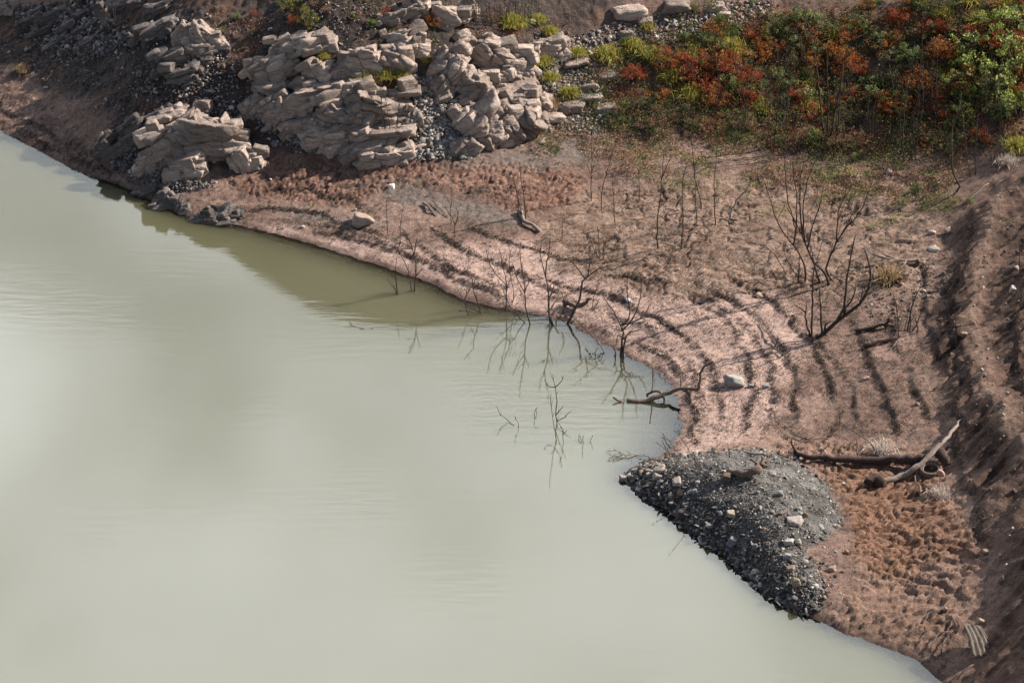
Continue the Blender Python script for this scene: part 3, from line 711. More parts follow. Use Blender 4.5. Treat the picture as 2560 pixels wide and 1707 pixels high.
# ------------------------------------------------------------------ single stones (label, x, y, width, height, colour)
WHT, TAN, GRY, DRK, ORG, PNK = (.46,.40,.35), (.33,.24,.175), (.25,.24,.235), (.085,.08,.08), (.30,.15,.085), (.38,.28,.23)
STONES = [('slab-like stone with a lit white top on the silt by the shore',905,545,64,34,(.36,.27,.21)),('white lump of rubbish or stone on the grey silt patch',978,464,20,20,(.75,.70,.62)),('small white pebble near the waterline left of the slab-like stone',756,566,14,10,WHT),
 ('large pale grey boulder, white on its right side, on the trampled silt',1838,948,54,34,(.33,.31,.28)),('small blue-grey stone right of the pale grey boulder',1913,964,22,14,GRY),('tiny grey stone touching the pale boulder base',1877,962,16,12,GRY),
 ('tan stone on the smooth silt left of the leaning trunk',1898,737,24,15,TAN),('white flat pebble on the smooth silt near the shore',1653,884,14,7,WHT),('pale plastic-white scrap on the silt behind the branching shore sapling',1573,750,22,10,(.72,.72,.74)),
 ('cream stone among the weeds at the right edge of the flat',2222,430,16,14,WHT),('cream pebble at the toe of the right bank near the curved sapling',2348,458,14,9,WHT),('round tan stone at the toe of the right bank',2370,575,20,16,TAN),('pale stone left of the round one at the toe of the right bank',2330,580,22,14,PNK),('pale broken rubble at the toe of the right bank',2335,620,30,12,WHT),
 ('whitish stone high on the right bank',2538,722,30,22,WHT),('cream stone on the crest of the right bank',2440,705,34,20,PNK),('tan stone on the lower crest of the right bank',2410,833,18,14,TAN),('pale block on the silt just behind the dark log',2053,1123,20,15,PNK),
 ('round pinkish ball-like stone resting against the tyre',2350,1180,27,24,(.52,.33,.25)),('white scrap on the orange clods left of the root end',2112,1209,18,14,(.70,.66,.62)),('pale scrap just below the white one on the orange clods',2132,1218,16,10,(.60,.56,.52)),
 ('round orange lump between the shale heap and the clods',2116,1377,15,13,ORG),('tan lump below the round orange one',2081,1420,20,18,TAN),('tan stone at the right edge of the clods',2464,1376,20,13,TAN),('cut-ended tan stone near the sticks in the lower right',2364,1520,14,13,TAN),('tiny bright white can among the lower right sticks',2398,1543,8,9,(.85,.86,.88)),
 ('lumpy tan stone above the corrugated sheet',2452,1550,20,15,TAN),('pale chip below the crest, left of the clods',2000,1270,10,8,WHT),('tan rubble lump on the toe of the right bank beside the dry grass',2292,1008,14,10,TAN),('pale lump on the right slope of the silt',2166,943,18,9,PNK),
 ('white stone below the tan layered block',1534,196,9,9,(.8,.78,.75)),('cream pebble in the cracked mud near the curved stick',1405,446,11,7,WHT),('tiny white pebble on the grey patch left of the slab-like stone',888,522,8,6,WHT),('pale cream stone below the left gravel on the red mud',676,448,9,7,WHT),('white stone left of the cliff foot',578,268,16,10,WHT),('white stone on the slope left of the cliff, upper',383,192,18,12,WHT),('white stone in the bare slope high above the cliff',676,72,14,10,WHT),('squared white stone among the yellow tufts at the top',1332,52,18,16,(.7,.68,.66))]
HEAPS = [('round pale stone at the water tip of the shale heap',1558,1192,24,22,(.45,.36,.30)),('large cream block on the upper edge of the heap near the tip',1648,1172,34,22,(.52,.42,.35)),('layered cream slab just below the large cream block',1645,1187,30,18,(.48,.39,.33)),('small pinkish stone left of the cream block at the heap edge',1620,1174,18,11,PNK),('tilted cream slab on the heap left part',1695,1203,30,22,(.52,.43,.37)),
 ('whitish squared chip near the tip of the heap',1625,1206,16,13,WHT),('pale squared chip lower on the left of the heap',1676,1236,18,16,(.5,.45,.42)),('big dark overhanging boulder near the water edge of the heap',1706,1278,40,28,(.11,.09,.085)),('round cream stone in the middle of the heap',1828,1280,24,20,(.55,.46,.38)),('pale flat slab in the lower right of the heap',1970,1352,30,16,(.50,.46,.43)),
 ('grey-white stone right of the pale flat slab',1995,1352,20,16,(.48,.44,.40)),('long pinkish-grey slab on the right shoulder of the heap',1986,1298,46,17,(.46,.38,.35)),('brown round stone on the right shoulder of the heap',2013,1284,16,13,TAN),('big blue-grey block low on the heap by the water',1832,1348,32,26,(.24,.24,.26)),('upright grey slab right of the blue-grey block',1887,1362,16,26,(.27,.25,.24)),
 ('pinkish lump above the round tan stone',1976,1417,24,15,PNK),('round tan boulder on the lower heap',1989,1449,32,27,(.44,.34,.25)),('pointed slab standing at the water edge of the heap',1845,1400,14,26,(.34,.30,.26)),('brown rounded stone under the root on the heap',1817,1190,30,26,(.20,.13,.10)),('cream flat stone right of the root on the heap',1930,1182,26,12,(.5,.42,.36)),('pale chip high on the heap',1744,1204,18,16,(.48,.44,.42)),('bluish slab in the upper left middle of the heap',1737,1225,16,22,(.34,.34,.36)),('light slab right of centre on the heap',1952,1230,16,22,(.40,.40,.41)),('light grey slab at the lower right rim of the heap',1968,1386,22,16,(.42,.40,.39))]
for k, (lb, x, y, w, h, c) in enumerate(STONES + HEAPS):
    g = ground(x, y + h * .35); m = mpp(g)
    c = tuple(v * .68 for v in c) if k >= len(STONES) else c; w, h = w * .85, h * .85
    me = rock_mesh('stone', w * m, w * m * .8, max(h * m * 1.05, .04), 1200 + k, rnd.uniform(-15, 25), 4 if w > 18 else 3, M_STONE, strata=.06, blocky=.35, rough=.6, col=c)
    tag(put('stone', me, (g[0], g[1], g[2] + h * m * .2)), lb, 'stone', 'stones on the shale heap' if k >= len(STONES) else None)

# ------------------------------------------------------------------ loose shale, nobody could count it
def in_poly(P, n, R, edge=0.0):
    P = np.array(P); lo, hi = P.min(0), P.max(0); X = []
    while sum(len(a) for a in X) < n:
        q = R.uniform(lo, hi, (n * 2, 2)); s = poly_sd(q[:, 0], q[:, 1], [tuple(p) for p in P])
        q = q[s + (R.rand(len(q)) - .5) * edge > 0]; X.append(q)
        if not len(q): break
    return np.vstack(X)[:n]
def shards(name, label, pts, size, R, cols, flat=.3, tilt=.45, lift=.3):
    n = len(pts)
    ang = np.linspace(0, 2 * np.pi, 7)[:-1][None] + R.uniform(-.35, .35, (n, 6))
    rad = size[:, None] * R.uniform(.45, 1.2, (n, 6)); el = R.uniform(.45, .95, (n, 1))
    px, py = rad * np.cos(ang), rad * np.sin(ang) * el
    th = size[:, None] * R.uniform(.4, 1.5, (n, 1)) * flat
    top = np.stack([px * .86, py * .86, np.repeat(th, 6, 1) * (1 + R.uniform(-.3, .3, (n, 6)))], -1); bot = np.stack([px, py, -np.repeat(th, 6, 1)], -1)
    V = np.concatenate([top, bot], 1)
    a = R.uniform(0, 6.28, n); ta, tb = R.normal(0, tilt, n), R.normal(0, tilt, n)
    def rotm(ax, t):
        c, s = np.cos(t), np.sin(t); M = np.zeros((n, 3, 3)); i, j = [(1, 2), (0, 2), (0, 1)][ax]
        M[:, ax, ax] = 1; M[:, i, i] = c; M[:, j, j] = c; M[:, i, j] = -s; M[:, j, i] = s; return M
    Rm = rotm(0, ta) @ rotm(1, tb) @ rotm(2, a)
    V = np.einsum('nij,nkj->nki', Rm, V)
    z = HD(pts[:, 0], pts[:, 1]) + size * lift * flat
    V += np.concatenate([pts, z[:, None]], 1)[:, None]
    q = [(0, 1, 2, 3), (0, 3, 4, 5)] + [(i, 6 + i, 6 + (i + 1) % 6, (i + 1) % 6) for i in range(6)]
    F = (np.arange(n)[:, None, None] * 12 + np.array(q)[None]).reshape(-1, 4)
    cols = np.array(cols); c = cols[R.randint(len(cols), size=n)] * R.uniform(.7, 1.3, (n, 1))
    c = np.repeat(c, 12, 0)
    o = put(name, mesh_np(name, V.reshape(-1, 3), F, M_STONE, False, c))
    return tag(o, label, 'loose stones', None, 'stuff')
RS = np.random.RandomState(3)
P = np.vstack([in_poly(P_HEAP, 13500, RS, .3), in_poly(P_HEAP, 2500, RS, 2.0)]); P = P[HD(P[:, 0], P[:, 1]) > -.06]
dw = np.array([poly_sd(P[:, 0], P[:, 1], P_HEAP)])[0]
# coarser near the water, finer on the crest and the landward side
wat = np.clip(1 - HD(P[:, 0], P[:, 1]) / .75, 0, 1)
sz = RS.lognormal(-3.3, .6, len(P)) * (.5 + .8 * wat)
shards('shale_chips', 'dark blue-grey shale chips covering the heap by the water', P, np.clip(sz, .018, .20), RS,
       [(.055,.05,.047),(.09,.083,.077),(.14,.13,.12),(.20,.186,.172),(.28,.265,.25),(.12,.092,.07),(.38,.355,.33),(.035,.034,.034),(.23,.21,.195),(.17,.125,.095)], .12, .5)
SCREE = [([(1035,190),(1100,200),(1130,260),(1125,320),(1170,390),(1040,405),(1030,300)],2600,-2.9,'dark shale rubble filling the gully between the two pale crags'),
 ([(640,300),(760,320),(900,365),(790,385),(700,360)],900,-3.0,'dark rubble at the left foot of the cliff'),
 ([(255,345),(340,380),(400,440),(540,470),(420,480),(320,440)],1500,-3.0,'black shale rubble around the foot of the left knoll'),
 ([(40,20),(260,0),(350,110),(260,140),(150,150),(60,80)],2200,-2.8,'dark slaty scree on the upper left slope'),
 ([(330,180),(560,160),(620,260),(560,330),(400,260),(340,230)],1500,-3.2,'fine grey scree between the small outcrop and the knoll'),
 ([(1330,100),(1560,60),(1900,0),(1950,40),(1750,90),(1560,150),(1500,330),(1340,330)],4200,-3.1,'grey-white gravel on the slope right of the crag'),
 ([(-100,60),(300,120),(640,60),(1000,20),(1000,90),(620,260),(560,440),(300,330),(100,200)],3500,-3.5,'fine scree thinly spread over the dark hillside'),
 ([(2330,650),(2560,450),(2700,900),(2560,1500),(2420,1250)],1100,-3.7,'small stones strewn over the brown right bank'),
 ([(2150,740),(2330,640),(2380,700),(2300,800),(2180,820)],420,-3.4,'pale brown chips at the toe of the right bank')]
for pl, n, mu, lb in SCREE:
    P = in_poly(gpoly(pl), n, RS, .6)
    pale = 'white' in lb or 'pale' in lb
    shards('scree', lb, P, np.clip(RS.lognormal(mu, .5, n), .012, .2), RS,
           [(.17,.12,.09),(.22,.15,.115),(.30,.24,.20),(.12,.08,.06)] if 'brown' in lb else [(.3,.275,.25),(.2,.18,.165),(.42,.39,.36),(.12,.11,.10),(.26,.20,.16)] if pale else [(.06,.055,.055),(.10,.092,.09),(.15,.135,.13),(.24,.215,.2),(.35,.32,.30),(.12,.075,.055)], .3, .5)
# ------------------------------------------------------------------ bare saplings, dead wood
def smooth_line(P, step):
    P = [np.array(p, float) for p in P]
    if len(P) < 3: return [P[0] + (P[-1] - P[0]) * t for t in np.linspace(0, 1, 5)]
    Q = [2 * P[0] - P[1]] + P + [2 * P[-1] - P[-2]]; out = []
    for i in range(1, len(Q) - 2):
        n = max(2, int(np.linalg.norm(Q[i + 1] - Q[i]) / step))
        for k in range(n):
            t = k / n; a, b, c, d = Q[i - 1], Q[i], Q[i + 1], Q[i + 2]
            out.append(.5 * (2 * b + (c - a) * t + (2 * a - 5 * b + 4 * c - d) * t * t + (3 * b - a - 3 * c + d) * t ** 3))
    out.append(P[-1]); return out
class Tubes:
    def __init__(s): s.V, s.F, s.n = [], [], 0
    def add(s, P, r0, r1, sides=6, knob=0.0, R=None, prof=None):
        P = np.array(P); n = len(P)
        T = np.gradient(P, axis=0); T /= np.linalg.norm(T, axis=1)[:, None] + 1e-9
        ref = np.array([.31, .9, .27]); A = np.cross(T, ref); A /= np.linalg.norm(A, axis=1)[:, None] + 1e-9
        B = np.cross(T, A)
        t = np.linspace(0, 1, n); r = lerp(r0, r1, t) if prof is None else np.interp(t, prof[0], prof[1])
        if knob and R is not None: r = r * (1 + R.uniform(-knob, knob, n))
        a = np.linspace(0, 2 * np.pi, sides + 1)[:-1]
        ring = P[:, None] + r[:, None, None] * (np.cos(a)[None, :, None] * A[:, None] + np.sin(a)[None, :, None] * B[:, None])
        if knob and R is not None: ring = ring + R.normal(0, knob * .22, ring.shape) * r[:, None, None]
        V = ring.reshape(-1, 3); i = np.arange(n - 1)[:, None] * sides; k = np.arange(sides)[None]
        F = np.stack([i + k, i + (k + 1) % sides, i + sides + (k + 1) % sides, i + sides + k], -1).reshape(-1, 4)
        V = np.vstack([V, P[:1], P[-1:]]); c0, c1 = n * sides, n * sides + 1; L = (n - 1) * sides
        caps = [(c0, (j + 1) % sides, j, j) for j in range(sides)] + [(c1, L + j, L + (j + 1) % sides, L + (j + 1) % sides) for j in range(sides)]
        s.V.append(V); s.F.append(F + s.n); s.T = getattr(s, 'T', []); s.T.append(np.array(caps)[:, :3] + s.n); s.n += len(V)
    def mesh(s, name, mat, origin=(0, 0, 0)):
        V = np.vstack(s.V) - np.array(origin)
        bmF = [tuple(f) for f in np.vstack(s.F)] + [tuple(f) for f in np.vstack(s.T)]
        me = bpy.data.meshes.new(name); me.from_pydata(V.tolist(), [], bmF)
        me.polygons.foreach_set('use_smooth', np.ones(len(me.polygons), bool)); me.materials.append(mat); me.update(); return me

def lift(base, pts, R, spread=.28):
    """Pixel outline of one stem -> points in space, standing on `base`, wandering towards and away from the viewer as it climbs."""
    out = []; dy = 0.0; drift = R.uniform(-spread, spread)
    for px, py in pts:
        d = rayd(px, py); Y = base[1] + dy
        t = Y / d[1]; p = d * t; p[2] += CAM_Z; out.append(p)
        dy += drift * .55 + R.uniform(-.12, .12)
    return out
def sprout(tb, line, r, R, n, lo=.35, ln=.3, sides=4, depth=1, up=.6):
    L = sum(np.linalg.norm(b - a) for a, b in zip(line[:-1], line[1:]))
    for _ in range(n):
        f = R.uniform(lo, .97); i = min(int(f * (len(line) - 1)), len(line) - 2)
        p = np.array(line[i]); t = np.array(line[i + 1]) - p; t /= np.linalg.norm(t) + 1e-9
        d = R.normal(size=3); d -= t * (d @ t); d /= np.linalg.norm(d) + 1e-9
        d = t * R.uniform(.5, 1.1) + d * R.uniform(.5, .9) + np.array([0, 0, up * .4]); d /= np.linalg.norm(d)
        l = L * ln * R.uniform(.35, 1.0) * (1.15 - .6 * f)
        q = [p]
        for k in range(4):
            d = d + R.normal(0, .16, 3) + np.array([0, 0, .06 * up]); d /= np.linalg.norm(d); q.append(q[-1] + d * l / 4)
        rr = r * lerp(1, .35, f) * .5
        tb.add(q, max(rr * .8, .008), .004, sides)
        if depth > 0 and l > .35: sprout(tb, q, rr, R, 2, .3, .5, 4, depth - 1, up)
KN = [0]
def sapling(label, stems, r=.035, twigs=5, mat=M_BARK, name='bare_sapling', cat='sapling', group='bare dead saplings', sink=.12, ln=.3, spread=.18, tip=.28, part='stem'):
    """stems: lists of pixels from root to tip; a stem beginning with a ('b',) mark branches off and belongs to the stem before it."""
    KN[0] += 1; R = np.random.RandomState(400 + KN[0])
    first = ground(*stems[0][0]); tubs = []; base = first
    for st in stems:
        br = st[0] == 'b'
        pts = st[1:] if br else st
        if br:
            d = rayd(*pts[0]); # start at the nearest point of the parent line
            L = tubs[-1][1]; prj = [(p[0] / (p[1]) , p) for p in L]
            k = min(range(len(L)), key=lambda i: np.linalg.norm(d / np.linalg.norm(d) - (np.array(L[i]) - [0, 0, CAM_Z]) / np.linalg.norm(np.array(L[i]) - [0, 0, CAM_Z])))
            b0 = L[k]; q = lift(b0, pts, R, spread * 1.3); q[0] = b0; rr = tubs[-1][2] * .6; tb = tubs[-1][0]
        else:
            base = ground(*pts[0]); q = lift(base, pts, R, spread); q = [q[0] - (q[1] - q[0]) / (np.linalg.norm(q[1] - q[0]) + 1e-6) * sink] + q
            tb = Tubes(); rr = r * (.78 if r < .15 else .85) * R.uniform(.8, 1.15)
        line = smooth_line(q, .22)
        line = [p + R.normal(0, .012, 3) * min(1, i / 3) for i, p in enumerate(line)]
        tb.add(line, rr, max(rr * tip, .008), 6, .14, R)
        sprout(tb, line, rr, R, int(round(1.7 * twigs * (.7 if br else 1))), ln=ln)
        if br: pass
        else: tubs.append((tb, line, rr))
    if len(tubs) == 1:
        o = put(name, tubs[0][0].mesh(name, mat, first), first); return tag(o, label, cat, group)
    t = thing(name, label, cat, first, group)
    for tb, _, _ in tubs: put(part, tb.mesh(part, mat, first), first, t)
    return t

SAPS = [
 ('tallest lone straight sapling in the middle of the cracked mud', [[(1645,622),(1643,560),(1653,470),(1657,430),(1660,375)],['b',(1656,440),(1668,415),(1676,392)]],.04,4),
 ('thin sapling with a side twig just right of the tallest lone one', [[(1703,622),(1708,555),(1706,453),(1722,398)]],.028,4),
 ('slender sapling leaning over the light curved stick, left of it', [[(1790,564),(1786,513),(1785,453),(1790,400),(1795,330)]],.03,4),
 ('wavy thin sapling at the edge of the green weeds', [[(1753,525),(1750,492),(1740,460),(1733,400),(1730,330)]],.028,4),
 ('single thin stalk left of the tallest lone sapling', [[(1539,561),(1535,537),(1533,433)]],.024,3),
 ('straight forked stalk at the left of the cracked mud', [[(1477,503),(1478,447),(1480,340)],['b',(1478,440),(1488,400)]],.03,4),
 ('crooked thin sapling right of the straight forked stalk', [[(1502,525),(1506,468),(1518,427),(1526,400),(1530,365)]],.026,4),
 ('very thin upright stalk behind the tallest lone sapling', [[(1599,500),(1597,430),(1600,400)]],.018,2),
 ('thin stalk between the tallest sapling and the light curved stick', [[(1742,560),(1739,489),(1741,450)]],.02,2),
 ('short twiggy stalk below the log with three stems', [[(1405,604),(1406,567),(1404,545)]],.022,3),
 ('little bush of bare twigs in the middle of the silt', [[(1498,646),(1480,610),(1468,575)],[(1500,646),(1497,600),(1493,565)],[(1508,648),(1510,610),(1520,585)],[(1492,645),(1485,600),(1470,590)]],.018,6),
 ('dark forked sapling on the strand lines, left of centre', [[(1138,595),(1138,561),(1146,534),(1139,515)],['b',(1138,561),(1128,540)]],.034,4),
 ('thin curved sapling just left of the dark forked one', [[(1127,560),(1127,519),(1130,489),(1122,465)],['b',(1127,540),(1112,515)]],.02,3),
 ('thin pole standing on the strand lines right of the slab-like stone', [[(969,589),(966,540),(965,500)]],.022,2),
 ('thin pole next to it, closer to the water', [[(999,616),(1002,558),(1008,515)]],.022,2),
 ('branching sapling rooted in the shallows, leftmost of the big ones along the shore', [[(1036,728),(1040,689),(1036,638),(1026,608),(1011,579)],['b',(1037,640),(1043,593)],['b',(1033,630),(1006,620)],['b',(1041,690),(1060,668)],[(1029,727),(1020,674),(1002,641)]],.045,4),
 ('low forked stump of a sapling in the water left of the branching one', [[(994,736),(990,700),(990,671),(994,640)],[(992,735),(984,720),(969,695)]],.035,3),
 ('V-shaped leaning sapling in the shallows, left of the shore row', [[(1203,782),(1185,730),(1180,698),(1156,662)],[(1201,781),(1178,768),(1160,755)],['b',(1185,730),(1192,690)]],.032,4),
 ('small broken twigs in the water left of the V-shaped sapling', [[(1171,788),(1165,770),(1159,754),(1142,722)],['b',(1168,780),(1145,776)]],.018,3),
 ('tall thin sapling at the left of the shore row', [[(1264,774),(1267,727),(1261,683),(1248,623)],['b',(1262,706),(1233,677),(1215,626)]],.034,5),
 ('wispy sapling just right of the tall thin one in the shore row', [[(1281,756),(1283,730),(1274,668),(1273,612)]],.022,4),
 ('pair of low leaning stems crossing the waterline in the shore row', [[(1313,807),(1286,775),(1268,751),(1245,698)],[(1300,795),(1275,770),(1240,752)]],.026,4),
 ('bent dark sapling standing in the water edge, middle of the shore row', [[(1325,810),(1315,769),(1310,712),(1301,647),(1301,605)],['b',(1311,730),(1290,690),(1280,655)],['b',(1312,740),(1322,700)]],.036,4),
 ('dense forked sapling with a white branch at its foot in the shore row', [[(1381,814),(1373,787),(1371,727),(1364,692),(1352,638),(1353,612)],['b',(1364,692),(1368,653),(1376,598)],['b',(1371,740),(1388,710)],[(1374,798),(1372,750),(1366,700)]],.045,5),
 ('low knee-bent sapling right of the dense forked one', [[(1390,814),(1392,796),(1408,784),(1408,751),(1399,724)]],.026,3),
 ('thick leaning sapling with spreading arms at the right of the shore row', [[(1419,808),(1435,778),(1450,748),(1456,704),(1468,692),(1474,662),(1478,640)],['b',(1465,695),(1498,671),(1540,662)],['b',(1461,698),(1441,668),(1432,650)]],.055,5),
 ('thin twigs standing on the silt behind the thick leaning sapling', [[(1480,772),(1486,735),(1498,700)],[(1485,775),(1500,745)]],.016,3),
 ('wide fan-shaped sapling standing at the water edge', [[(1552,888),(1556,850),(1559,832),(1551,814),(1533,778),(1508,742)],['b',(1560,820),(1578,802),(1599,748),(1606,692)],['b',(1565,812),(1572,796),(1572,760),(1568,727),(1570,680)],['b',(1578,802),(1600,798),(1628,755)],[(1559,888),(1562,850),(1575,830),(1612,822)],['b',(1562,850),(1545,838),(1540,865)]],.05,5),
 ('dark pointed stump left of the fan-shaped sapling', [[(1537,891),(1537,876),(1534,862)]],.055,0),
 ('long thin stick leaning over the waterline left of the dark stump', [[(1510,882),(1490,850),(1457,818),(1432,790)]],.018,1),
 ('knot of fine brown twigs in the shallows under the leaning stick', [[(1480,893),(1470,880),(1462,872)],[(1490,892),(1488,878),(1498,870)],[(1500,890),(1485,884),(1470,888)],[(1495,893),(1505,884),(1512,886)]],.009,7),
 ('drowned sapling standing alone out in the water, with side twigs', [[(1393,1066),(1391,1039),(1392,1005),(1387,968),(1381,935)],['b',(1386,974),(1372,966),(1361,948)],['b',(1389,970),(1402,955),(1408,940)],['b',(1392,1035),(1400,1025),(1409,1014)],['b',(1394,1050),(1412,1042),(1430,1027)]],.028,2),
 ('thin drowned stem leaning in front of the lone drowned sapling', [[(1390,1094),(1383,1060),(1379,1025),(1376,985)]],.016,2),
 ('short forked twig in the water right of the lone drowned sapling', [[(1410,1102),(1408,1087),(1399,1056)],['b',(1409,1090),(1418,1076)]],.014,2),
 ('slanting twig in the water, leftmost of the drowned twigs', [[(1284,1062),(1270,1050),(1253,1036),(1241,1016)]],.014,1),
 ('short upright twig beside the slanting drowned twig', [[(1296,1069),(1291,1050),(1286,1036)]],.013,1),
 ('small crossed twigs poking out between the slanting twig and the lone drowned sapling', [[(1336,1047),(1338,1030),(1342,1018)],[(1337,1047),(1343,1035),(1340,1025)]],.011,1),
 ('three tiny twig tips sticking out of the water, right', [[(1446,1099),(1447,1090),(1448,1084)],[(1453,1105),(1452,1095),(1450,1088)],[(1457,1106),(1457,1096),(1458,1088)]],.012,0),
 ('single twig tip sticking out of the water, rightmost', [[(1475,1107),(1478,1098),(1482,1088)]],.013,0),
 ('big many-stemmed bare tree in the cracked mud', [[(2013,705),(2013,668),(1992,625),(1949,566),(1927,505),(1906,440)],['b',(1986,612),(1988,572),(1981,543),(1966,480),(1964,351),(1973,250)],['b',(1990,600),(1989,579),(1992,496),(1984,430),(1985,335),(1995,290)],
    [(2072,714),(2061,681),(2032,652),(2019,620),(1997,572),(1968,520)],['b',(2010,600),(2007,527),(2016,470),(2026,432),(2050,380)],['b',(2020,625),(2032,566),(2051,505),(2063,455)],['b',(2003,585),(2000,500),(2004,430),(2020,370)],
    [(2081,702),(2067,671),(2090,607),(2112,575),(2147,534),(2165,500),(2181,455)],['b',(2088,612),(2093,553),(2102,512),(2125,476),(2148,425)],['b',(2100,590),(2130,540),(2150,500)],[(1995,710),(1998,670),(2000,640)],[(2050,708),(2040,680),(2036,655)]],.058,7),
 ('heavy leaning trunk curving up to the right, with thin shoots', [[(2048,842),(2090,805),(2131,776),(2163,741),(2176,706),(2176,674),(2161,624)],['b',(2110,792),(2115,719),(2125,655),(2137,590)],['b',(2085,808),(2108,775),(2130,750),(2140,715)]],.125,4),
 ('dark forked stump with tall shoots left of the heavy leaning trunk', [[(2024,841),(2014,800),(2013,783),(2015,751)],['b',(2013,780),(2000,770),(1984,760)],[(2029,842),(2032,719),(2034,655),(2020,600)],[(2054,840),(2051,770),(2048,720)],[(2062,838),(2064,810),(2085,800)]],.06,3),
 ('arching thin branch on the cracked mud left of the big bare tree', [[(1968,688),(1945,650),(1925,625),(1900,610),(1862,606)],[(1985,680),(1965,645),(1956,620)]],.026,3),
 ('clump of dark straight shoots at the toe of the right bank', [[(2247,842),(2245,800),(2240,760),(2230,730)],[(2268,828),(2274,790),(2284,751),(2300,720),(2330,697)],[(2276,826),(2278,780),(2288,745)],[(2260,829),(2268,795),(2272,760)],[(2292,830),(2292,805),(2285,790)],[(2283,828),(2300,790),(2312,760)]],.032,5),
 ('S-curved sapling at the far right edge of the flat', [[(2384,488),(2399,467),(2386,441),(2381,410),(2378,367),(2381,319),(2394,287),(2404,230)]],.055,3),
 ('tall pale-footed stem in front of the orange shrubs', [[(2260,407),(2257,351),(2262,271),(2266,230),(2273,190)],['b',(2256,345),(2252,322)]],.04,3),
 ('two slim stems just right of the pale-footed stem', [[(2279,407),(2282,345),(2295,287),(2300,235)],[(2287,392),(2297,330),(2304,275)]],.026,3),
 ('pair of thin stems standing right of the S-curved sapling', [[(2424,442),(2413,351),(2407,300),(2400,250)],[(2439,438),(2439,344),(2445,285)]],.032,3),
 ('dark stem against the deep orange shrub', [[(2342,314),(2342,260),(2341,190),(2343,140)]],.032,3),
 ('tall old stems rising from a clump of roots in the weeds', [[(2071,362),(2080,320),(2106,190),(2109,153),(2123,112),(2155,85)],['b',(2112,150),(2150,110),(2197,66)],[(2095,353),(2101,223),(2109,160)],[(2069,352),(2071,280),(2069,223),(2067,137)],[(2060,342),(2050,255),(2043,179),(2021,64),(2005,10)],[(2110,362),(2107,300)]],.055,5),
 ('thin grey stem pair left of the clump of roots', [[(1932,385),(1922,330),(1919,255),(1913,180)],[(1934,382),(1941,303),(1948,223),(1946,190)]],.034,4),
 ('long bare stem leaning left in the upper red thicket', [[(2020,172),(2005,120),(1992,80),(1985,0)]],.035,3),
 ('dark bare sapling clump against the top edge, upper right', [[(2337,68),(2318,40),(2310,10)],[(2394,112),(2398,60),(2410,5)],[(2345,60),(2350,20),(2348,-15)],[(2370,55),(2372,20),(2368,-10)],[(2390,60),(2395,25),(2400,-10)],[(2410,70),(2405,30),(2415,-5)],[(2330,70),(2300,30)]],.045,4),
 ('group of grey-brown sticks among the orange shrubs left of the pale-footed stem', [[(2165,358),(2168,290),(2175,230)],[(2172,355),(2173,300),(2170,250)],[(2180,352),(2184,290),(2190,250)],[(2155,365),(2150,335)]],.022,3),
 ('thin stems in front of the green leafy bush', [[(2483,415),(2495,350),(2520,300),(2545,250)],[(2490,418),(2500,370),(2515,330)],[(2478,410),(2470,360),(2468,320)]],.024,4),
 ('bare bush with thin stems on the left upper slope', [[(287,78),(275,45),(255,20),(240,-5)],[(290,76),(288,40),(290,5)],[(293,76),(300,40),(318,0)],[(284,78),(268,60),(245,48)],[(296,78),(310,50),(330,20)],[(288,75),(282,30),(276,0)]],.03,5),
 ('bare sapling with curved stems at the foot of the tilted cliff', [[(968,362),(961,310),(954,265),(950,221),(948,190)],[(976,362),(974,310),(965,258),(960,230)],[(985,358),(992,310),(998,265),(1005,215)],[(980,366),(990,345),(1002,350)],[(972,366),(960,350),(950,352)]],.032,4),
 ('single dry stick standing at the foot of the cliff, left', [[(873,396),(872,350),(872,290)]],.02,1),
 ('thin sticks on the left red mud near the cliff foot', [[(887,392),(888,365)]],.012,1),
 ('sparse upright stalk at the left of the bank with three stems', [[(1271,500),(1271,480),(1270,470)]],.014,2),
 ('tall bare stalk half-way up the right bank, right edge', [[(2550,690),(2550,640),(2548,600)],[(2556,760),(2552,700),(2553,660)]],.03,4),
 ('thin bare shoots on the right bank below the crest', [[(2403,672),(2408,640),(2415,600)],[(2412,672),(2420,640),(2432,615)],[(2385,660),(2375,625),(2366,600)]],.014,4),
]
for lb, st, r, tw in SAPS: sapling(lb, st, r, tw)
# thin dead stems thick as a hedge along the top edge, above the crag
R9 = np.random.RandomState(9)
for k in range(26):
    x = 1165 + k * 6.2 + R9.uniform(-6, 6); y = R9.uniform(38, 76)
    sapling('thin dark dead stem in the thick stand above the pale crag', [[(x, y), (x + R9.uniform(-6, 6), y - 30), (x + R9.uniform(-10, 10), y - R9.uniform(55, 90))]], .022, 3, group='dead stems above the pale crag')
# thin stems scattered through the red thicket
for k in range(60):
    x = R9.uniform(1700, 2550); y = R9.uniform(150, 345) + (30 if x > 2000 else 0); h = R9.uniform(60, 150)
    sapling('thin grey stalk rising out of the red and green weeds', [[(x, y), (x + R9.uniform(-8, 8), y - h * .5), (x + R9.uniform(-16, 16), y - h)]], .023, 4, group='thin stalks in the weeds')

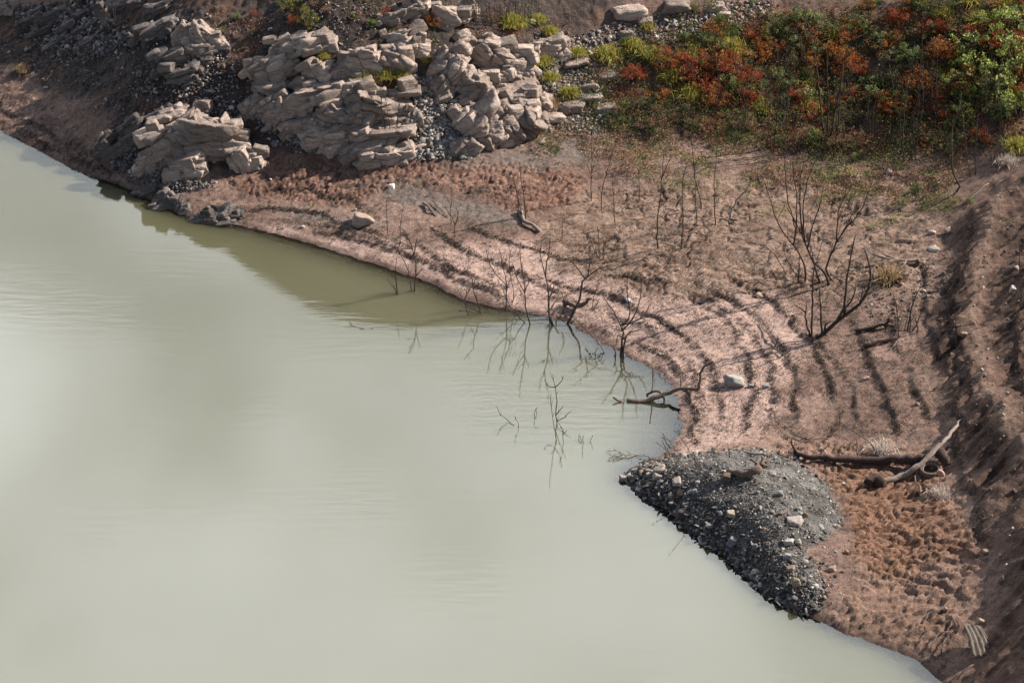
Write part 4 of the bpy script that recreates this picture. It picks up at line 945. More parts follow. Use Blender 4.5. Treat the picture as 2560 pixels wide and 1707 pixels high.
# ---- lying wood: points are (x, y, height above ground in m)
def wood(name, label, cat, lines, mat, knob=.16, group=None, twigs=0, parts=None):
    KN[0] += 1; R = np.random.RandomState(800 + KN[0]); tubs = []
    first = ground(*lines[0][0][0][:2])
    for k, (pts, r0, r1) in enumerate(lines):
        q = []
        for x, y, h in pts:
            g = ground(x, y + h / mpp(ground(x, y)) * .87); q.append(np.array([g[0], g[1], max(g[2], 0) + h]))
        ln = smooth_line(q, .16)
        ln = [p + R.normal(0, .012 + .1 * min(r0, .1), 3) for p in ln]
        tb = Tubes(); tb.add(ln, r0, r1, 8 if r0 > .05 else 6, knob, R)
        if twigs: sprout(tb, ln, r0, R, twigs, .2, .35, 4, 1, .15)
        tubs.append(tb)
    if len(tubs) == 1 or not parts:
        tb = tubs[0]
        for u in tubs[1:]:
            tb.F += [f + tb.n for f in u.F]; tb.T += [f + tb.n for f in u.T]; tb.V += u.V; tb.n += u.n
        return tag(put(name, tb.mesh(name, mat, first), first), label, cat, group)
    t = thing(name, label, cat, first, group)
    for tb, pn in zip(tubs, parts): put(pn, tb.mesh(pn, mat, first), first, t)
    return t
wood('driftwood', 'long bare driftwood trunk reaching from the silt into the water, upturned at its right end', 'driftwood',
 [([(1568,1007,-.04),(1617,1000,.06),(1658,985,.2),(1712,971,.36),(1738,975,.38),(1750,961,.55),(1748,934,.85),(1756,917,1.05),(1765,912,1.1),(1777,904,1.2)],.075,.03),
  ([(1708,974,.34),(1721,985,.26),(1726,1012,.0)],.05,.03),([(1650,985,.18),(1660,998,.08),(1664,1014,-.02)],.035,.025),([(1655,984,.2),(1640,977,.26),(1622,982,.2),(1617,992,.06)],.045,.035),
  ([(1631,980,.24),(1630,950,.55),(1628,916,1.0)],.022,.014),([(1700,970,.36),(1699,950,.6),(1697,934,.8)],.02,.012),([(1690,972,.34),(1684,962,.45)],.016,.01),([(1556,1004,.0),(1545,1000,.06),(1533,994,.12)],.05,.02),([(1635,990,.12),(1632,1003,-.02)],.03,.02),([(1752,946,.7),(1760,950,.66)],.03,.012)],
 M_BARKB, parts=['trunk','branch','branch','branch','branch','branch','branch','branch','branch','branch'])
wood('fallen_log', 'long dark fallen log lying between the shale heap and the bank', 'log',
 [([(1985,1126,.12),(2018,1140,.16),(2117,1149,.2),(2219,1148,.2),(2308,1146,.24)],.06,.14),([(1990,1130,.12),(1982,1115,.3),(1973,1098,.5)],.05,.025),([(1990,1132,.1),(1960,1140,.06),(1906,1138,.05),(1860,1130,.03)],.05,.015),([(2040,1142,.2),(2060,1120,.3),(2072,1108,.4)],.02,.01)],
 M_DARKWOOD, parts=['trunk','branch','branch','branch'])
wood('fallen_log', 'pale stripped log with a blunt root end, lying up the toe of the right bank', 'log',
 [([(2190,1206,.16),(2250,1190,.18),(2304,1156,.34),(2345,1112,.42),(2375,1082,.3),(2403,1048,.12)],.095,.035)], M_PALE, .1)
wood('root_plate', 'dark blunt root end on the orange clods, joined by the pale log', 'root', [([(2170,1212,.1),(2186,1206,.14),(2206,1202,.16)],.20,.19),([(2178,1200,.2),(2166,1192,.26)],.07,.03),([(2182,1214,.06),(2168,1222,.02)],.08,.04)], M_DARKWOOD, .3)
wood('root_clump', 'tangled dark roots and mud at the right end of the dark log', 'root', [([(2340,1130,.2),(2358,1140,.25),(2364,1160,.1)],.16,.1),([(2345,1120,.3),(2350,1100,.5)],.05,.02),([(2358,1125,.3),(2372,1112,.45)],.04,.02),([(2352,1150,.15),(2380,1160,.1)],.07,.03)], M_DARKWOOD, .35)
wood('root_clump', 'gnarled root with a pale arm on the crest of the shale heap', 'root', [([(1819,1173,.1),(1844,1182,.12),(1867,1186,.12),(1885,1176,.2),(1900,1168,.25)],.07,.14),([(1900,1168,.2),(1908,1150,.3),(1900,1140,.4)],.1,.02),([(1895,1165,.25),(1880,1150,.35),(1872,1146,.4)],.05,.015),([(1905,1160,.25),(1920,1150,.35),(1928,1146,.3)],.05,.015),([(1890,1160,.25),(1892,1142,.45)],.03,.01)], M_BARKB, .3)
wood('driftwood', 'short curved brown driftwood on the right of the shale heap', 'driftwood', [([(1924,1278,.04),(1940,1286,.05),(1955,1284,.07),(1966,1274,.1)],.04,.03)], M_BARKB)
wood('antler_root', 'antler-shaped forked root lying on the orange clods', 'root', [([(2304,1268,.05),(2302,1240,.12),(2296,1215,.2),(2284,1190,.25)],.05,.02),([(2303,1255,.08),(2314,1236,.16),(2312,1222,.2)],.05,.03),([(2306,1228,.14),(2325,1218,.16)],.035,.02)], M_BARKB)
wood('dead_branch', 'light curved stick with a rooted foot on the cracked mud', 'branch', [([(1826,546,.08),(1829,525,.3),(1847,492,.7),(1870,476,1.0)],.045,.02),([(1826,546,.08),(1836,552,.06),(1845,546,.12)],.06,.04),([(1830,548,.08),(1838,558,.02)],.04,.02)], M_PALE)
t = wood('dead_log', 'short pale log with three upright dark stems, on the grey silt', 'log', [([(1296,528,.1),(1312,552,.14),(1331,563,.14),(1350,577,.06)],.08,.06)], M_PALE)
sapling('trio of dark stems growing from the short pale log', [[(1308,549),(1304,535),(1292,483),(1280,430)],[(1314,550),(1312,513),(1303,445),(1300,405)],[(1310,552),(1298,525),(1290,470)]], .034, 2)
wood('driftwood', 'dark chunk of driftwood with an upturned end on the silt behind the shore row', 'driftwood', [([(1412,758,.1),(1430,764,.14),(1450,766,.14),(1466,756,.24),(1478,744,.4)],.10,.04),([(1425,762,.1),(1418,752,.22)],.06,.03),([(1445,766,.08),(1440,752,.2)],.05,.02)], M_BARKB, .35)
wood('white_branch', 'white stripped branch at the foot of the dense forked sapling', 'branch', [([(1375,775,.1),(1384,758,.35),(1398,740,.6)],.028,.014)], M_PALE)
wood('dead_branch', 'curved dark stick on the grey silt, left of centre', 'branch', [([(1058,508,.04),(1070,516,.08),(1080,528,.06),(1086,540,.04)],.045,.03)], M_BARKB)
wood('dead_branch', 'long thin stick beside the curved dark stick', 'branch', [([(1080,502,.06),(1100,522,.06),(1122,543,.05)],.02,.012)], M_BARKB)
wood('dead_branch', 'dark log end under the clump of straight shoots', 'branch', [([(2140,828,.06),(2165,822,.1),(2200,814,.14),(2218,806,.22),(2222,796,.34)],.06,.04),([(2212,812,.15),(2236,816,.06)],.06,.03)], M_DARKWOOD, .25)
wood('dead_branch', 'second dark log half buried below the first, near the toe of the bank', 'branch', [([(2160,868,.04),(2195,856,.08),(2240,842,.1)],.06,.05)], M_DARKWOOD, .25)
wood('dead_branch', 'pale short stick pointing down to the left near the toe of the bank', 'branch', [([(2224,874,.02),(2238,858,.06),(2248,846,.1)],.02,.015)], M_PALE)
wood('white_brush', 'bleached fan of white dead branches lying at the edge of the silt', 'dead brush', [([(2303,652,.06),(2260,650,.15),(2230,648,.22),(2190,640,.28),(2150,620,.3)],.05,.012),([(2240,648,.2),(2210,636,.3),(2180,618,.32)],.03,.01),([(2225,648,.2),(2190,660,.2),(2170,668,.15)],.03,.01),([(2265,652,.15),(2255,668,.1),(2240,676,.05)],.025,.01),([(2210,644,.24),(2180,636,.3),(2145,640,.3)],.025,.008),([(2290,650,.1),(2300,662,.05)],.02,.01),([(2200,642,.26),(2170,650,.25),(2140,652,.2)],.02,.008)], M_PALE, twigs=7)
wood('dead_branch', 'bleached stick with upturned tip on the upper left scree', 'branch', [([(185,124,.05),(212,110,.12),(236,92,.2),(256,72,.3),(270,50,.45)],.035,.02)], M_PALE)
wood('dead_branch', 'short orange-tan stick on the red scarp at the left', 'branch', [([(115,205,.05),(122,194,.15),(133,179,.3)],.03,.02)], M_PALE)
wood('dead_branch', 'tan stick lying on the slope by the right edge of the flat', 'branch', [([(2408,510,.04),(2435,488,.06),(2468,458,.08)],.03,.015)], M_PALE)
wood('floating_twig', 'small dark twig floating on the open water', 'twig', [([(876,808,.03),(884,816,.0),(905,823,-.005),(933,823,.01)],.012,.008),([(878,812,.01),(874,806,.08)],.014,.01)], M_BARK)
wood('dead_branch', 'bundle of grey sticks lying left of the dry white grass', 'branch', [([(1985,1086,.04),(2010,1095,.1),(2035,1098,.08),(2080,1094,.06)],.02,.012),([(2000,1100,.04),(2015,1092,.12),(2020,1080,.2)],.014,.008),([(2010,1098,.06),(2045,1088,.1)],.014,.01)], M_BARKB)
wood('dead_branch', 'brown arching branch rising behind the dark log', 'branch', [([(2190,1142,.1),(2180,1116,.35),(2150,1090,.5),(2105,1066,.6)],.022,.01),([(2142,1140,.1),(2140,1110,.35),(2138,1092,.5)],.016,.01)], M_BARKB, twigs=2)
LR = [('thin tan stick across the clods in the lower right',[(2322,1545),(2345,1525),(2372,1500)]),('forked tan stick with a bent arm in the lower right',[(2305,1568),(2314,1540),(2330,1528),(2370,1520)]),('pale curved stick, left of the lower pair',[(2325,1630),(2335,1600),(2345,1585),(2362,1576)]),('pale curved stick, right of the lower pair',[(2352,1638),(2356,1610),(2366,1590),(2382,1574)]),
 ('tan stick lying below the corrugated sheet',[(2393,1695),(2410,1675),(2432,1662)]),('upright thin tan stick left of the corrugated sheet',[(2380,1534),(2386,1560),(2394,1572)]),('small stick in front of the corrugated sheet',[(2390,1580),(2396,1568),(2402,1560)]),
 ('pale bent stick half-way up the right bank',[(2335,975),(2352,960),(2370,945)]),('thin stick on the bank above the pale log end',[(2397,1135),(2408,1122),(2418,1112)]),('pale short stick below the tyre',[(2352,1208),(2365,1198),(2380,1184)]),('tan twig on the clods right of the shale heap',[(2082,1198),(2095,1190),(2105,1182)]),
 ('orange twig beside the white scrap on the clods',[(2118,1212),(2126,1204),(2134,1198)]),('straight dark stick across the silt right of the shale heap top',[(1700,1140),(1680,1110),(1655,1085)]),('thin bent twig on the silt below the leaning trunk',[(1940,865),(1925,840),(1905,820),(1898,795)]),('small looped twig on the smooth silt',[(1958,888),(1940,872),(1925,876),(1922,886)])]
for k, (lb, pl) in enumerate(LR):
    wood('stick', lb, 'stick', [([(x, y, .05 + .05 * (i % 2)) for i, (x, y) in enumerate(pl)], .024, .014)], M_BARKB, group='loose sticks on the bank')
for lb, pl in [('long thin stick leaning out of the silt above the shale heap', [(1746,1162),(1715,1115),(1685,1076)]),('thin dark stick leaning left of the long one above the shale heap',[(1707,1158),(1670,1128),(1638,1106)]),('short stick crossing the thin dark one above the shale heap',[(1680,1148),(1665,1120),(1653,1100)])]:
    sapling(lb, [pl], .014, 1, name='stick', cat='stick', group=None)
for lb, x0 in (('pale washed-out brush lying in the shallows, left of two', 1515), ('grey-brown brush lying in the shallows, right of two', 1590)):
    y0 = 1138 if x0 == 1515 else 1150
    wood('sunken_brush', lb, 'dead brush', [([(x0 + 80, y0 - 5, .04), (x0 + 40, y0, .06), (x0 + 5, y0 + 4, .02)], .016, .008), ([(x0 + 50, y0 - 2, .05), (x0 + 25, y0 - 10, .1), (x0, y0 - 12, .04)], .012, .006), ([(x0 + 45, y0, .05), (x0 + 20, y0 + 10, .03), (x0, y0 + 14, .0)], .012, .006)], M_PALE if x0 == 1515 else M_BARKB, twigs=9)
# ------------------------------------------------------------------ tyre, corrugated sheet, wooden block
def build_tyre():
    g = ground(2326, 1182); m = mpp(g); R0 = 28 * m
    t = thing('old_tyre', 'old dusty tyre lying flat against the pale log', 'tyre', g)
    n, k = 40, 16; V = []; W = .10
    prof = [(R0 * .62, .02), (R0 * .66, .08), (R0 * .78, .155), (R0 * .92, .16), (R0 * .985, .13), (R0, .09), (R0, .03), (R0 * .98, -.01), (R0 * .9, -.04), (R0 * .7, -.03)]
    for i in range(n):
        a = 2 * math.pi * i / n
        for j, (r, z) in enumerate(prof):
            rr = r * (1 + (.012 if (i % 2 and j in (4, 5, 6)) else 0)); V.append((rr * math.cos(a), rr * math.sin(a), z))
    K = len(prof); F = [(i * K + j, ((i + 1) % n) * K + j, ((i + 1) % n) * K + (j + 1) % K, i * K + (j + 1) % K) for i in range(n) for j in range(K)]
    mat = attr_material('dusty_rubber', .85); col = np.tile([[.155, .115, .092]], (len(V), 1)) * np.random.RandomState(1).uniform(.8, 1.25, (len(V), 1))
    o = put('tread', mesh_np('tread', V, F, mat, True, col), (g[0], g[1], g[2] + .05), t)
    o.rotation_euler = (.10, -.12, 0)
    V = []; F = []
    for i in range(n):
        a = 2 * math.pi * i / n
        for r, z in ((R0 * .60, .085), (R0 * .72, .145), (R0 * .72, .15), (R0 * .60, .095)): V.append((r * math.cos(a), r * math.sin(a), z))
    F = [(i * 4 + j, ((i + 1) % n) * 4 + j, ((i + 1) % n) * 4 + (j + 1) % 4, i * 4 + (j + 1) % 4) for i in range(n) for j in range(4)]
    o2 = put('bead', mesh_np('bead', V, F, mat, True, np.tile([[.24, .185, .15]], (len(V), 1))), (g[0], g[1], g[2] + .055), t); o2.rotation_euler = o.rotation_euler
    # a loop of wire poking up behind it
    wire = wood('wire_loop', 'small pale loop of wire standing behind the tyre', 'wire', [([(2322,1160,.1),(2323,1148,.3),(2328,1141,.38),(2333,1146,.32),(2334,1160,.1)],.010,.010)], M_PALE)
build_tyre()
def build_sheet():
    g = ground(2440, 1622); m = mpp(g)
    nx, ny = 60, 24; w, h = 78 * m, 84 * m; V = []; R = np.random.RandomState(4)
    for s in (0, 1):
        for j in range(ny):
            for i in range(nx):
                u, v = i / (nx - 1), j / (ny - 1)
                edge = 1 - .10 * (math.sin(u * 9) * .5 + .5) * (v > .5)
                V.append(((u - .5) * w * (1 - .25 * v), (v - .5) * h * edge, .034 * math.sin(u * 2 * math.pi * 4) + .05 * math.sin(v * 3) - .008 * s))
    I = lambda s, j, i: s * nx * ny + j * nx + i
    F = [(I(0,j,i), I(0,j,i+1), I(0,j+1,i+1), I(0,j+1,i)) for j in range(ny-1) for i in range(nx-1)] + [(I(1,j,i), I(1,j+1,i), I(1,j+1,i+1), I(1,j,i+1)) for j in range(ny-1) for i in range(nx-1)]
    F += [(I(0,j,i), I(0,j+1,i), I(1,j+1,i), I(1,j,i)) for i in (0,) for j in range(ny-1)] + [(I(0,j+1,nx-1), I(0,j,nx-1), I(1,j,nx-1), I(1,j+1,nx-1)) for j in range(ny-1)]
    F += [(I(0,0,i+1), I(0,0,i), I(1,0,i), I(1,0,i+1)) for i in range(nx-1)] + [(I(0,ny-1,i), I(0,ny-1,i+1), I(1,ny-1,i+1), I(1,ny-1,i)) for i in range(nx-1)]
    Vn = np.array(V); c = lerp(np.array([[.11,.085,.068]]), np.array([[.21,.17,.14]]), sst(.3, .7, fbm2(Vn[:,0]*6, Vn[:,1]*6, 3, 3))[:, None])
    o = put('corrugated_sheet', mesh_np('corrugated_sheet', V, F, attr_material('weathered_sheet', .7), True, c), (g[0], g[1], g[2] + .28))
    o.rotation_euler = (math.radians(30), math.radians(22), math.radians(28))
    tag(o, 'broken piece of corrugated sheet half buried in the lower right corner', 'corrugated sheet')
build_sheet()
def build_block():
    g = ground(1286, 344); m = mpp(g); bm = bmesh.new(); bmesh.ops.create_cube(bm, size=1)
    for v in bm.verts: v.co = Vector((v.co.x * 11 * m, v.co.y * .12, v.co.z * 26 * m))
    bmesh.ops.bevel(bm, geom=bm.edges[:], offset=.012, segments=1, affect='EDGES')
    me = bpy.data.meshes.new('wooden_block'); bm.to_mesh(me); bm.free(); me.materials.append(bark_material('orange_wood', (.22, .09, .04), (.36, .17, .09)))
    o = put('wooden_block', me, (g[0], g[1], g[2] + .18)); o.rotation_euler = (-.5, math.radians(-38), .2)
    tag(o, 'orange-brown wooden block leaning at the foot of the pale crag', 'wooden block')
build_block()

# ------------------------------------------------------------------ weeds and shrubs
def leaves(n, R, size, shape, cols, up=.3, asp=.5, cs=2.2):
    """n leaf-sized folded rhombs at positions from shape(n) -> V, F, colours"""
    P = shape(n); N = R.normal(size=(n, 3)); N[:, 2] += up; N /= np.linalg.norm(N, axis=1)[:, None]
    A = np.cross(N, R.normal(size=(n, 3))); A /= np.linalg.norm(A, axis=1)[:, None] + 1e-9; B = np.cross(N, A)
    s = size * R.uniform(.6, 1.35, (n, 1)); b = s * asp
    V = np.stack([P - A * s, P + B * b + N * b * .25, P + A * s, P - B * b + N * b * .25], 1).reshape(-1, 3)
    F = np.arange(n * 4).reshape(-1, 4)
    cols = np.array(cols); k = len(cols); t = (fbm3(P * cs, 3, int(R.randint(1000))) - .5) * 2.2 + .5 + R.normal(0, .10, n)
    c = cols[np.clip((t * k).astype(int), 0, k - 1)] * R.uniform(.75, 1.22, (n, 1))
    return V, F, np.repeat(c, 4, 0)
def blades(n, R, h, rad, cols, lean=.5, w=.012, droop=.25):
    a = R.uniform(0, 6.28, n); l = np.abs(R.normal(0, lean, n)) + .05; L = h * R.uniform(.55, 1.1, n)
    b = np.stack([R.normal(0, rad * .3, n), R.normal(0, rad * .3, n), np.zeros(n)], -1)
    D = np.stack([np.cos(a) * l, np.sin(a) * l, np.ones(n)], -1); D /= np.linalg.norm(D, axis=1)[:, None]
    sd = np.stack([-np.sin(a), np.cos(a), np.zeros(n)], -1) * w
    m = b + D * (L * .55)[:, None]; e = b + D * L[:, None] + np.stack([np.cos(a), np.sin(a), -np.ones(n)], -1) * (L * droop * l)[:, None]
    V = np.stack([b - sd, b + sd, m + sd, m - sd, e], 1).reshape(-1, 3)
    k = np.arange(n)[:, None] * 5
    F = np.vstack([k + np.array([[0, 1, 2, 3]]), k + np.array([[3, 2, 4, 4]])])
    cols = np.array(cols); c = cols[R.randint(len(cols), size=n)] * R.uniform(.7, 1.3, (n, 1))
    return V, F, np.repeat(c, 5, 0)
def quads_mesh(name, parts, mat):
    V = []; Q = []; T = []; Cc = []; o = 0
    for v, f, c in parts:
        V.append(v); Cc.append(c); f = np.asarray(f)
        d = f[:, 2] == f[:, 3]; Q.append(f[~d] + o); T.append(f[d][:, :3] + o); o += len(v)
    V = np.vstack(V); Cc = np.vstack(Cc); Q = np.vstack(Q); T = np.vstack(T)
    me = bpy.data.meshes.new(name); me.vertices.add(len(V)); me.vertices.foreach_set('co', V.astype(np.float32).ravel())
    li = np.concatenate([Q.ravel(), T.ravel()]).astype(np.int32); me.loops.add(len(li)); me.loops.foreach_set('vertex_index', li)
    ls = np.concatenate([np.arange(len(Q)) * 4, len(Q) * 4 + np.arange(len(T)) * 3]).astype(np.int32)
    me.polygons.add(len(ls)); me.polygons.foreach_set('loop_start', ls); me.update(calc_edges=True)
    ca = me.color_attributes.new('Col', 'FLOAT_COLOR', 'POINT'); c4 = np.ones((len(V), 4), np.float32); c4[:, :3] = Cc; ca.data.foreach_set('color', c4.ravel())
    me.materials.append(mat); return me
def crown(R, w, h, lobes=9, hollow=.35):
    """positions clustered on twigs ends through an uneven dome"""
    L = []
    for k in range(lobes):
        a = R.uniform(0, 6.28); r = R.uniform(.1, 1) ** .6 * w * .42; z = h * R.uniform(.15, 1.0) * (1 - .45 * (r / (w * .5)) ** 2)
        L.append((r * math.cos(a), r * math.sin(a), z, R.uniform(.06, .15) * w))
    L = np.array(L)
    def f(n):
        i = R.randint(len(L), size=n); d = R.normal(size=(n, 3)); d /= np.linalg.norm(d, axis=1)[:, None]
        d *= R.uniform(hollow, 1, (n, 1)) ** .6
        p = L[i, :3] + d * L[i, 3:4] * np.array([1, 1, .85]); p[:, 2] = np.clip(p[:, 2], .02, None); return p
    return f, L
def stems_for(L, R, r=.012):
    tb = Tubes()
    for x, y, z, s in L:
        q = [np.array([R.normal(0, .04), R.normal(0, .04), -.08]), np.array([x * .4 + R.normal(0, .03), y * .4, z * .45]), np.array([x * .85, y * .85, z * .85]), np.array([x * 1.1, y * 1.1, z + s * .8])]
        tb.add(smooth_line(q, .12), r, .005, 4)
    return tb
RED = [(.30,.045,.018),(.22,.03,.014),(.38,.075,.022),(.14,.03,.015),(.26,.07,.03),(.42,.11,.035)]
ORG_ = [(.40,.12,.025),(.32,.075,.02),(.46,.17,.04),(.22,.06,.02),(.30,.13,.04)]
RUS = [(.24,.09,.05),(.17,.065,.04),(.30,.16,.10),(.12,.06,.035),(.34,.22,.16),(.14,.12,.04)]
OLV = [(.13,.13,.045),(.09,.10,.035),(.19,.18,.07),(.06,.07,.028),(.24,.22,.12)]
GRN = [(.07,.10,.028),(.105,.14,.04),(.05,.07,.022),(.14,.17,.055),(.18,.20,.09)]
LIM = [(.24,.30,.06),(.33,.38,.09),(.15,.21,.045),(.42,.44,.16),(.10,.14,.035)]
YEL = [(.36,.30,.06),(.28,.25,.055),(.44,.37,.10),(.20,.20,.05),(.24,.26,.07)]
TANS = [(.34,.23,.12),(.42,.30,.17),(.26,.17,.09),(.48,.37,.24)]
PALES = [(.55,.46,.40),(.46,.38,.32),(.62,.54,.48)]
def bright(P, k): return [tuple(v * k for v in c) for c in P]
RED, ORG_, RUS, OLV, GRN, LIM, YEL = bright(RED, 1.3), bright(ORG_, 1.2), bright(RUS, 1.5), bright(OLV, 1.55), bright(GRN, 1.6), bright(LIM, 1.3), bright(YEL, 1.25)
PROTO = {}
def leafy_proto(kind, name, cols, w, h, n, size, seed, lobes=10, asp=.5, extra_=None):
    R = np.random.RandomState(seed); f, L = crown(R, w, h, lobes)
    pts = [leaves(n, R, size, f, cols, .3, asp)]
    if extra_: pts.append(leaves(int(n * extra_[1]), R, size * .8, f, extra_[0], .6, .7))
    PROTO[kind] = (name, quads_mesh('foliage', pts, M_LEAF), stems_for(L, R).mesh('stem', M_BARKB), w)
def tuft_proto(kind, name, cols, w, h, n, seed, lean=.5, bw=.012, droop=.25, extra_=None):
    R = np.random.RandomState(seed); pts = [blades(n, R, h, w, cols, lean, bw, droop)]
    if extra_:
        f, L = crown(R, w, h, 8); pts.append(leaves(extra_[1], R, .035, f, extra_[0], .5, .6))
    f, L = crown(R, w * 1.25, h * .9, 12, .1); pts.append(leaves(n, R, .035, f, cols, .5, .22))
    PROTO[kind] = (name, quads_mesh('foliage', pts, M_LEAF), None, w * 1.45)
for v in range(3):
    leafy_proto('red%d' % v, 'red_shrub', RED, 1.5, .75, 1500, .032, 20 + v, 34, .45, (RUS, .35))
    leafy_proto('orange%d' % v, 'orange_shrub', ORG_, 1.4, .85, 1300, .032, 30 + v, 32, .45, (OLV, .3))
    leafy_proto('rusty%d' % v, 'rusty_weed', RUS, 1.4, .6, 1000, .03, 40 + v, 30, .4, (PALES, .12))
    leafy_proto('olive%d' % v, 'olive_weed', OLV, 1.4, .6, 1000, .03, 50 + v, 30, .4, (PALES, .05))
    leafy_proto('green%d' % v, 'green_weed', GRN, 1.0, .6, 620, .036, 60 + v, 20)
    leafy_proto('lime%d' % v, 'leafy_bush', LIM, 1.9, 1.5, 640, .055, 70 + v, 24, .6, (OLV, .3))
    tuft_proto('yellow%d' % v, 'yellow_tuft', YEL, .7, .62, 620, 80 + v, .62, .013, .45, (YEL, 160))
tuft_proto('tan0', 'dry_grass_tuft', TANS, .6, .6, 360, 90, .5, .012, .35)
tuft_proto('pale0', 'dry_grass_tuft', PALES, .7, .6, 240, 91, .7, .012, .5)
leafy_proto('flower0', 'flowering_bush', [(.12,.16,.05),(.17,.20,.07),(.09,.12,.04),(.22,.24,.10)], 1.1, .9, 900, .035, 92, 22, .35, ([(.65,.42,.03),(.60,.33,.02)], .12))
CNT = {}
def plant(kind, label, x, y, w, group=None, seed=0, flat=1.0):
    """w: width in photo pixels; (x, y) the foot of the plant"""
    name, fol, stem, pw = PROTO[kind]
    g = ground(x, y); s = w * mpp(g) / pw * 1.05
    R = random.Random(int(x * 7 + y * 13 + seed))
    cat = {'yellow_tuft': 'tuft', 'dry_grass_tuft': 'tuft', 'leafy_bush': 'bush', 'flowering_bush': 'bush'}.get(name, 'shrub' if 'shrub' in name else 'weed')
    zz = float(HD(np.array([g[0]]), np.array([g[1]]))[0])
    rz = R.uniform(0, 6.28); sc = (s, s, s * flat * R.uniform(.9, 1.1))
    key = kind
    if key in CNT:
        return copy_thing(CNT[key], (g[0], g[1], zz - .02), rz, sc, label, group)
    t = thing(name, label, cat, (0, 0, 0), group)
    put('foliage', fol, (0, 0, 0), t)
    if stem is not None: put('stem', stem, (0, 0, 0), t)
    t.location = (g[0], g[1], zz - .02); t.rotation_euler = (0, 0, rz); t.scale = sc
    CNT[key] = t
    return t
YT = [(811,146,24,'tiny yellow tuft on the cliff top'),(916,200,44,'yellow tuft on the ledge, left of three'),(967,192,42,'yellow tuft on the ledge, middle of three'),(1005,192,36,'yellow tuft on the ledge, right of three'),(1066,148,30,'yellow tuft in the mouth of the gully'),(1283,62,56,'broad yellow tuft at the top among dead stems'),(1345,50,38,'yellow tuft above the squared white stone'),(1375,82,34,'upright yellow tuft right of the squared white stone'),
 (1358,164,42,'yellow tuft right of the crag, upper of two'),(1375,198,40,'yellow tuft right of the crag, lower of two'),(1520,142,56,'big yellow-green tuft on the gravel'),(1587,124,54,'yellow-green tuft right of the big one on the gravel'),(1444,136,36,'small mustard tuft on the gravel left of the big one'),(1635,148,54,'wide yellow tuft behind the first red shrub'),(1826,130,70,'large yellow-green tuft in the upper red thicket'),(1673,202,42,'pale spiky tuft between two red shrubs'),(1727,240,62,'yellowish tuft in front of the red thicket'),(1424,240,42,'flat yellow tuft on the pale slab'),(1620,70,30,'small olive tuft high on the gravel'),(2545,375,50,'yellow-tan tuft at the right edge under the leafy bush')]
for k, (x, y, w, lb) in enumerate(YT): plant('yellow%d' % (k % 3), lb, x, y, w, 'yellow-green tufts')
plant('tan0', 'dry tan tuft beside the ribbed end of the crag', 1376, 268, 40)
plant('tan0', 'tan dead grass bush under the bleached white branches', 2222, 700, 62)
plant('tan0', 'dry tan grass at the left in front of the red scarp', 60, 180, 30)
plant('pale0', 'white spiky dead grass tuft behind the dark log', 2206, 1136, 66)
plant('pale0', 'faint grey dead grass tuft right of the antler-shaped root', 2352, 1240, 50)
plant('pale0', 'grey dead twigs tuft at the toe of the bank by the thin stems', 2520, 410, 50)
plant('flower0', 'green bush with yellow flowers on the bare upper slope', 770, 72, 64)
plant('flower0', 'smaller yellow-flowered bush at the top left of the flowering bush', 716, 36, 50)
plant('flower0', 'yellow-flowered bush in the upper red thicket', 1925, 105, 60)
plant('red0', 'small dark red plant high on the bare slope', 637, 40, 24); plant('red1', 'low red plant at the foot of the flowering bush', 735, 62, 40)
plant('orange0', 'reddish bush between the two top crags', 1086, 66, 52); plant('red2', 'small red plant left of the top crag', 967, 40, 34)
RS_ = [('red0',1584,198,80,'bright red shrub, leftmost of the thicket'),('red1',1740,172,96,'tall russet shrub behind the pale spiky tuft'),('red2',1711,206,74,'deep red shrub right of the pale spiky tuft'),('orange1',1641,260,66,'low orange-red shrub alone in front of the thicket'),('red0',1817,184,116,'wide red shrub in the middle of the thicket'),('orange2',1906,124,66,'orange shrub high at the top of the thicket'),('orange0',1790,270,80,'orange-brown shrub with pale leaves in front of the thicket'),('red1',1870,215,90,'dark red shrub left of the thin grey stem pair'),('orange1',2040,165,70,'orange shrub behind the tall old stems'),('orange2',2310,235,100,'glowing orange shrub right of the pale-footed stem'),('red2',2455,350,70,'vivid red shrub under the leafy green bush'),('orange0',2215,290,74,'orange shrub at the feet of the grey-brown sticks')]
for k, x, y, w, lb in RS_: plant(k, lb, x, y, w, 'red and orange shrubs')
RV = random.Random(21)
from_poly = [(1640,120),(1800,90),(1950,60),(2200,10),(2560,0),(2600,270),(2480,330),(2250,300),(2000,290),(1850,260),(1720,240),(1660,200)]
def inpx(P, x, y): return bool(poly_sd(np.array([float(x)]), np.array([float(y)]), P)[0] > 0)
def fill(n, P, kinds, label, group, wr, ymin=-20, ymax=480):
    c = 0; xs = [p[0] for p in P]; ys = [p[1] for p in P]
    while c < n:
        x, y = RV.uniform(min(xs), max(xs)), RV.uniform(min(ys), max(ys))
        if not inpx(P, x, y): continue
        k = RV.choice(kinds); nm_ = PROTO[k][0].replace('_', ' ')
        plant(k, label, x, y, RV.uniform(*wr), group, c, .9); c += 1
fill(40, from_poly, ['red0','red1','red2'], 'rust-red shrub in the thick of the red and green thicket, upper right', 'red shrubs in the thicket', (56, 96))
fill(34, from_poly, ['orange0','orange1','orange2'], 'orange-leaved shrub in the thick of the thicket, upper right', 'orange shrubs in the thicket', (50, 90))
fill(64, from_poly, ['olive0','olive1','olive2'], 'dull olive weed between the red shrubs of the thicket', 'olive weeds in the thicket', (56, 96))
fill(50, from_poly, ['green0','green1','green2'], 'green weed between the red shrubs of the thicket', 'green weeds in the thicket', (44, 78))
fill(26, from_poly, ['yellow0','yellow1','yellow2'], 'yellowish tuft among the red shrubs of the thicket', 'yellow tufts in the thicket', (34, 60))
